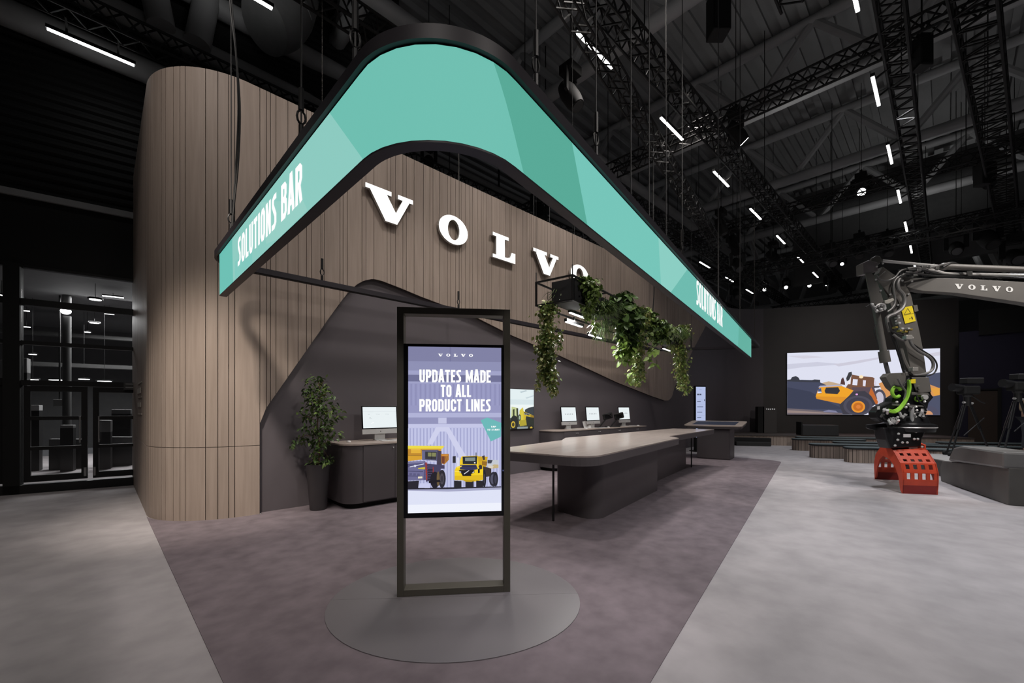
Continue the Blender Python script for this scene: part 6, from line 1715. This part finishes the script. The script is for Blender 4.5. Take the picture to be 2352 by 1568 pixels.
# air duct
c = Vector((3.0, 10.6, 0)); t = thing('air_duct', 'large round dark air duct bending under the roof above the oak wall', 'duct', (c.x, c.y, 10.3))
M_duct = mat('duct_steel', (.22, .22, .22), .45, .3)
mb = MB(); mb.tube(smooth_path([(3.2, 10.5, 13.4), (3.2, 10.5, 11.8), (3.15, 10.5, 11.0), (2.9, 10.4, 10.3), (2.55, 10.3, 9.9)], 5), .55, 28); mb.build('pipe', M_duct, t, smooth=True)
for (p, q) in (((3.2, 10.5, 11.75), (3.2, 10.5, 11.83)), ((3.03, 10.45, 10.68), (3.0, 10.44, 10.6))): mb = MB(); mb.tube([p, q], .585, 28); mb.build('flange', M_duct, t, smooth=True)

# ------------------------------------------------------------------ lighting trusses
def truss(a, b, label, w=.34, h=.34, tube_r=.026, hang=True):
    a = Vector(a); b = Vector(b); L = (b - a).length; d = (b - a).normalized(); s = Vector((-d.y, d.x, 0))
    t = thing('lighting_truss', label, 'truss', (a + b) / 2, 0, 'black lighting trusses')
    cs = [s * (w / 2 * i) + UP * (h / 2 * j) for i, j in ((-1, -1), (1, -1), (1, 1), (-1, 1))]
    mb = MB()
    for c in cs: mb.tube([a + c, b + c], tube_r, 6)
    mb.build('chords', M_truss, t, smooth=True)
    mb = MB(); n = max(4, int(L / .45)); st = L / n
    for k in range(n):
        p = a + d * st * k; m_ = p + d * st / 2; e = p + d * st
        for i in range(4):
            c0, c1 = cs[i], cs[(i + 1) % 4]
            mb.bar(p + c0, m_ + c1, tube_r * .9); mb.bar(m_ + c1, e + c0, tube_r * .9)
    mb.build('lacing', M_truss, t)
    if hang:
        mb = MB()
        for k in range(max(2, int(L / 7))):
            p = a + d * (L * (k + .5) / max(2, int(L / 7))); mb.tube([p + UP * h / 2, Vector((p.x, p.y, ZC_))], .012, 5)
        mb.build('hanging_chain', M_truss, t)
    return t
rows = [(10.25, -4, 34, 'black lighting truss nearest the louvred hall wall'), (7.15, -4, 34, 'black lighting truss above the oak wall'), (4.0, -4, 34, 'black lighting truss over the bar table'), (.65, 1, 30, 'black lighting truss over the pale aisle')]
for y, x0, x1, lab in rows: truss((x0, y, 8.35), (x1, y, 8.35), lab)
truss((9.0, -.2, 8.3), (26, -1.8, 8.3), 'black lighting truss running beside the aisle truss at the upper right', .5, .45)
truss((3.0, 3.4, 7.3), (15.5, 5.6, 7.3), 'black carrying truss just above the right arm of the canopy', .26, .26, .02, False)
truss((5.3, 2.0, 9.2), (9.2, 2.0, 9.2), 'short black truss at the top centre of the hall')
for i, x in enumerate((11.3, 18.2, 24.0)): truss((x, -12, 8.9), (x, 11.2, 8.9), ['nearest black cross truss over the hall', 'middle black cross truss with moving heads', 'farthest black cross truss with moving heads'][i])
truss((20.5, -10, 7.6), (20.5, 7.5, 7.6), 'low black cross truss carrying the stage lamps')
truss((29.5, -14, 7.6), (29.5, 7.5, 7.6), 'black cross truss behind the end wall')

# ------------------------------------------------------------------ LED strip lights under the trusses
sr = MB(); sr.bar((0, 0, .045), (1.14, 0, .045), .07, .06)
st0 = thing('strip_light', 'x', 'strip light', (0, 0, -50), 0, 'white strip lights under the trusses')
h_o = sr.build('housing', M_truss, st0, local=True)
sr = MB(); sr.bar((.02, 0, .005), (1.12, 0, .005), .05, .02)
sr.build('tube', M_white, st0, local=True)
for bx in (.25, .9): sr = MB(); sr.bar((bx, .02, .07), (bx, -.25, .19), .03); sr.build('bracket', M_truss, st0, local=True)
used = [False]
def strip_light(x, y, z, label):
    o = st0 if not used[0] else dup(st0, (x, y, z))
    used[0] = True; o.location = (x, y, z); o['label'] = label
    return o
def nm(i): return ORD[i] if i < len(ORD) else '%dth' % (i + 1)
for (Y, xs, ttl) in ((4.4, [5.80 + 3.05 * k for k in range(0, 8)], 'the truss over the bar table'),
                     (1.0, [7.65 + 3.05 * k for k in range(0, 8)], 'the truss over the pale aisle'),
                     (7.55, [.86, 18.83, 21.9, 25.0], 'the truss above the oak wall'),
                     (10.6, [-.66], 'the truss by the louvred hall wall')):
    for i, x in enumerate(xs): strip_light(x, Y, 8.0, 'white strip light under %s, %s from the near end' % (ttl, nm(i)) if len(xs) > 1 else 'lone white strip light under %s' % ttl)

# ------------------------------------------------------------------ moving heads and lamps on the trusses
def head(x, y, z, aim, label, lit=0, s=1.0, name='moving_head'):
    d = (Vector(aim) - Vector((x, y, z))).normalized()
    t = thing(name, label, 'spotlight', (x, y, z), 0, 'spotlights on the trusses')
    mb = MB(); mb.box((x, y, z + .42 * s), (.30 * s, .26 * s, .16 * s)); mb.cyl((x, y, z + .5 * s), (x, y, z + .62 * s), .03 * s, 8); mb.build('base', M_blackm, t, bevel=.01)
    mb = MB(); u = d.cross(UP); u = u.normalized() if u.length > .05 else Vector((1, 0, 0))
    for q in (-1, 1): mb.bar(Vector((x, y, z + .36 * s)) + u * q * .19 * s, Vector((x, y, z - .02)) + u * q * .19 * s, .05 * s, .10 * s, u)
    mb.bar(Vector((x, y, z + .36 * s)) - u * .2 * s, Vector((x, y, z + .36 * s)) + u * .2 * s, .10 * s, .05 * s)
    mb.build('yoke', M_blackm, t)
    mb = MB(); c = Vector((x, y, z)); mb.tube([c - d * .24 * s, c - d * .1 * s, c + d * .12 * s, c + d * .26 * s], [.11 * s, .15 * s, .15 * s, .12 * s], 14); h = mb.build('head', M_blackm, t, smooth=True)
    mb = MB(); mb.tube([c + d * .255 * s, c + d * .27 * s], .10 * s, 14); mb.build('lens', emis('lamp_lens', (1, 1, 1), 8) if lit else mat('lens_dark', (.05, .05, .05), .15), h)
    return t
def hp(px_, py_, D_): return at(px_, py_, D_)
HD = [(1690, 305, 11.5, 1, 'black moving head with a bright rim under the near cross truss', 1.25, (20, -2, 0)),
      (1978, 440, 15.6, 1, 'black moving head shining at the camera on the middle cross truss', 1.3, (4, 0, 2)),
      (1656, 520, 15.5, 0, 'slim black moving head high right of the canopy', 1.2, (17, 3, 0)),
      (1693, 608, 17.5, 0, 'square black floodlight in a yoke right of the canopy', 1.3, (14, 2, 0)),
      (1776, 590, 18.5, 0, 'tilted black moving head in the middle of the far lamp row', 1.3, (20, -3, 0)),
      (1683, 556, 17.8, 0, 'black moving head beside the square floodlight', 1.2, (16, 3, 0)),
      (1908, 596, 17.5, 0, 'square black floodlight left of the excavator boom', 1.3, (16, 0, 0)),
      (1974, 575, 18.0, 0, 'black moving head above the excavator elbow', 1.4, (18, 2, 0)),
      (2038, 572, 18.0, 0, 'black moving head right above the boom cylinder', 1.4, (18, 0, 0)),
      (2196, 570, 16.0, 0, 'square black floodlight above the boom lettering', 1.4, (12, -1, 0)),
      (2268, 548, 15.0, 0, 'cluster-mounted black moving head above the end of the boom', 1.7, (16, -4, 0)),
      (2330, 590, 15.0, 0, 'black moving head at the right edge above the boom', 1.6, (12, -4, 0)),
      (2262, 410, 13.5, 0, 'black lamp hanging from the truss crossing at the right', 1.3, (16, -4, 0)),
      (1756, 662, 24.0, 1, 'small lit lamp on the low stage truss, leftmost of three', .9, (14, 4, .5)),
      (1806, 657, 24.0, 1, 'small lit lamp on the low stage truss, middle of three', .9, (14, 4, .5)),
      (1860, 653, 24.0, 1, 'small lit lamp on the low stage truss, rightmost of three', .9, (14, 4, .5)),
      (1692, 675, 24.0, 0, 'square black floodlight beside the tip of the canopy', 1.5, (18, 4, 0)),
      (1912, 658, 22.0, 0, 'square black floodlight above the end wall', 1.6, (18, 2, 0)),
      (985, 372, 12.2, 0, 'black moving head seen under the nose of the canopy', 1.0, (3, 4, 0)),
      (1240, 487, 13.6, 0, 'black moving head above the oak wall behind the canopy', 1.4, (8, 4, 0)),
      (318, 160, 10.0, 0, 'black lamp at the end of the strip light beside the oak wall corner', 1.1, (0, 6, 0)),
      (1310, 220, 9.4, 0, 'black lamp on the carrying truss above the canopy arm', 1.3, (9, 1, 0)),
      (1935, 606, 20.0, 1, 'small tilted lamp shining left of the excavator elbow', .7, (2, 2, 2))]
for (x, y, D_, lit, lab, s, aim) in HD:
    p = hp(x, y, D_); head(p.x, p.y, p.z, aim, lab, lit, s)
    rod = MB(); rod.cyl(p + UP * .6 * s, Vector((p.x, p.y, ZC_ + .08)), .010, 6)
    rod.build('drop_rod', M_truss, bpy.data.objects[[o.name for o in COL.objects if o.get('label') == lab][0]])
# hung loudspeakers
for (x, y, D_, w, h, lab) in ((1650, 35, 8.2, .34, .8, 'black loudspeaker hung from the truss at the top centre'), (2117, 122, 8.2, .24, .62, 'black loudspeaker hung beside the aisle truss at the upper right'), (2256, 402, 12, .26, .6, 'black loudspeaker hung at the truss crossing on the right')):
    p = at(x, y, D_); t = thing('loudspeaker', lab, 'loudspeaker', p); mb = MB(); mb.box(p, (w, w, h), rz=rr); b_ = mb.build('cabinet', M_blackm, t, bevel=.02)
    mb = MB(); mb.cyl(p + UP * h / 2, Vector((p.x, p.y, 10.2)), .015, 6); mb.build('hanger', M_truss, t)
    mb = MB(); mb.box(p - FWD * (w / 2 + .004), (w * .86, .006, h * .9), rz=rr); mb.build('grille', M_truss, t)

# ------------------------------------------------------------------ cables carrying the canopy and the wall
def ring_at(px_, prefer):
    """Point of the rim under a picture column, on the wanted side of the ring."""
    c = (px_ - CX) / F; best = None
    dx_, dy_ = c * CAMX[0] + CAMZ[0], c * CAMX[1] + CAMZ[1]
    R_ = ring + [ring[0]]; hits = []
    for a, b in zip(R_, R_[1:]):
        ax_, ay_ = a; bx_, by_ = b
        den = dx_ * (by_ - ay_) - dy_ * (bx_ - ax_)
        if abs(den) < 1e-9: continue
        t = (ax_ * (by_ - ay_) - ay_ * (bx_ - ax_)) / den; s = (ax_ * dy_ - ay_ * dx_) / den
        if 0 <= s <= 1 and t > 0: hits.append((t, Vector((dx_ * t, dy_ * t, ZR))))
    hits.sort(key=lambda h: h[0])
    return hits[0][1] if prefer == 'near' else hits[-1][1]
CB = [(531, 'near', 1, 'black cable and wire pair rising from the back corner of the left canopy arm'), (692, 'near', 1, 'cable with hoist rising from the middle of the left canopy arm'), (816, 'near', 1, 'cable with hoist rising from the left shoulder of the canopy nose'),
      (1231, 'near', 1, 'cable with hoist rising from the right shoulder of the canopy nose'), (1369, 'near', 1, 'cable rising from the right canopy arm, second from the nose'), (1449, 'near', 0, 'cable rising from the right canopy arm, third from the nose'), (1491, 'near', 0, 'cable rising from the right canopy arm, fourth from the nose'), (1530, 'near', 0, 'cable rising from the right canopy arm, fifth from the nose'), (1567, 'near', 1, 'cable with a shining hook rising from the right canopy arm'), (1650, 'near', 0, 'cable rising from the right canopy arm, second from the tip'), (1700, 'near', 0, 'cable rising from the right canopy arm just before the tip'), (1733, 'far', 0, 'cable rising from the right tip of the canopy'),
      (740, 'far', 1, 'short hooked cable on the back beam of the canopy, left one'), (1053, 'far', 1, 'short hooked cable on the back beam of the canopy, right one')]
for (x, pref, hk_, lab) in CB:
    p = ring_at(x, pref); t = thing('suspension_cable', lab, 'cable', p, 0, 'cables carrying the canopy')
    top = Vector((p.x, p.y, 12.9 if pref == 'near' else 8.2)); r_ = (.006 if p.length < 9 else .009) if pref == 'near' or x > 1700 else .0022
    mb = MB(); mb.tube([p + UP * .0, top], r_, 6); mb.build('wire', M_wire if pref == 'near' else mat('thin_wire', (.12, .11, .10), .5, .5), t)
    if hk_:
        mb = MB(); mb.tube([p + UP * .02, p + UP * .09], .018, 8); mb.tube([p + UP * .10 + Vector((.03 * math.cos(a * PI / 5), 0, .05 + .05 * math.sin(a * PI / 5))) for a in range(11)], .008, 6); mb.tube([p + UP * .2, p + UP * .36], .02, 8); mb.build('shackle', M_black, t, smooth=True)
p = ring_at(533, 'near'); t = thing('power_cable', 'loose black power cable hanging down to the left end of the canopy', 'cable', p)
mb = MB(); P = [(p.x, p.y, 12.9), (p.x + .01, p.y, 7.5), (p.x - .02, p.y + .02, 6.3), (p.x + .03, p.y - .02, 5.6), (p.x + .07, p.y - .02, 5.0), (p.x + .06, p.y, 4.4), (p.x + .02, p.y, 3.9), (p.x, p.y, ZR)]
mb.tube(smooth_path(P, 6), .011, 6); mb.tube(smooth_path([(a + .02 * math.sin(i), b, c) for i, (a, b, c) in enumerate(P)], 6), .009, 6); mb.build('cord', M_hosed, t, smooth=True)
p = rk_(RL * .82, 0, RZ1); t = thing('power_cable', 'black power cable dropping to the far end of the plant rack', 'cable', p)
mb = MB(); mb.tube(smooth_path([(p.x, p.y, 8.2), (p.x, p.y, 5.0), (p.x + .04, p.y, 4.4), (p.x - .03, p.y, 3.8), p], 6), .014, 6); mb.build('cord', M_hosed, t, smooth=True)
for i, (u, v) in enumerate(((0, 0), (0, RW), (RL / 2, 0), (RL / 2, RW), (RL, 0), (RL, RW))):
    p = rk_(u, v, RZ1); t = thing('rack_wire', 'thin wire holding the plant rack at its %s' % ['near left corner', 'near right corner', 'left side, middle', 'right side, middle', 'far left corner', 'far right corner'][i], 'wire', p, 0, 'wires holding the plant rack')
    mb = MB(); mb.tube([p, (p.x, p.y, 8.2)], .0025, 5); mb.build('wire', M_truss, t); mb = MB(); mb.cyl(p, p + UP * .14, .008, 6); mb.build('clamp', M_black, t)
for i, x in enumerate((1058, 1230, 1266, 1323, 1343)):
    q_ = onY(x, 420 + (x - 1058) * .46, 7.5); t = thing('wall_cable', 'steel cable rising behind the top of the oak wall, %s from the left' % ORD[i], 'cable', (q_.x, 7.5, 6.4), 0, 'cables holding the oak wall')
    mb = MB(); mb.tube([(q_.x, 7.56, 6.3), (q_.x, 7.56, 8.2)], .009, 6); mb.build('wire', M_wire, t)
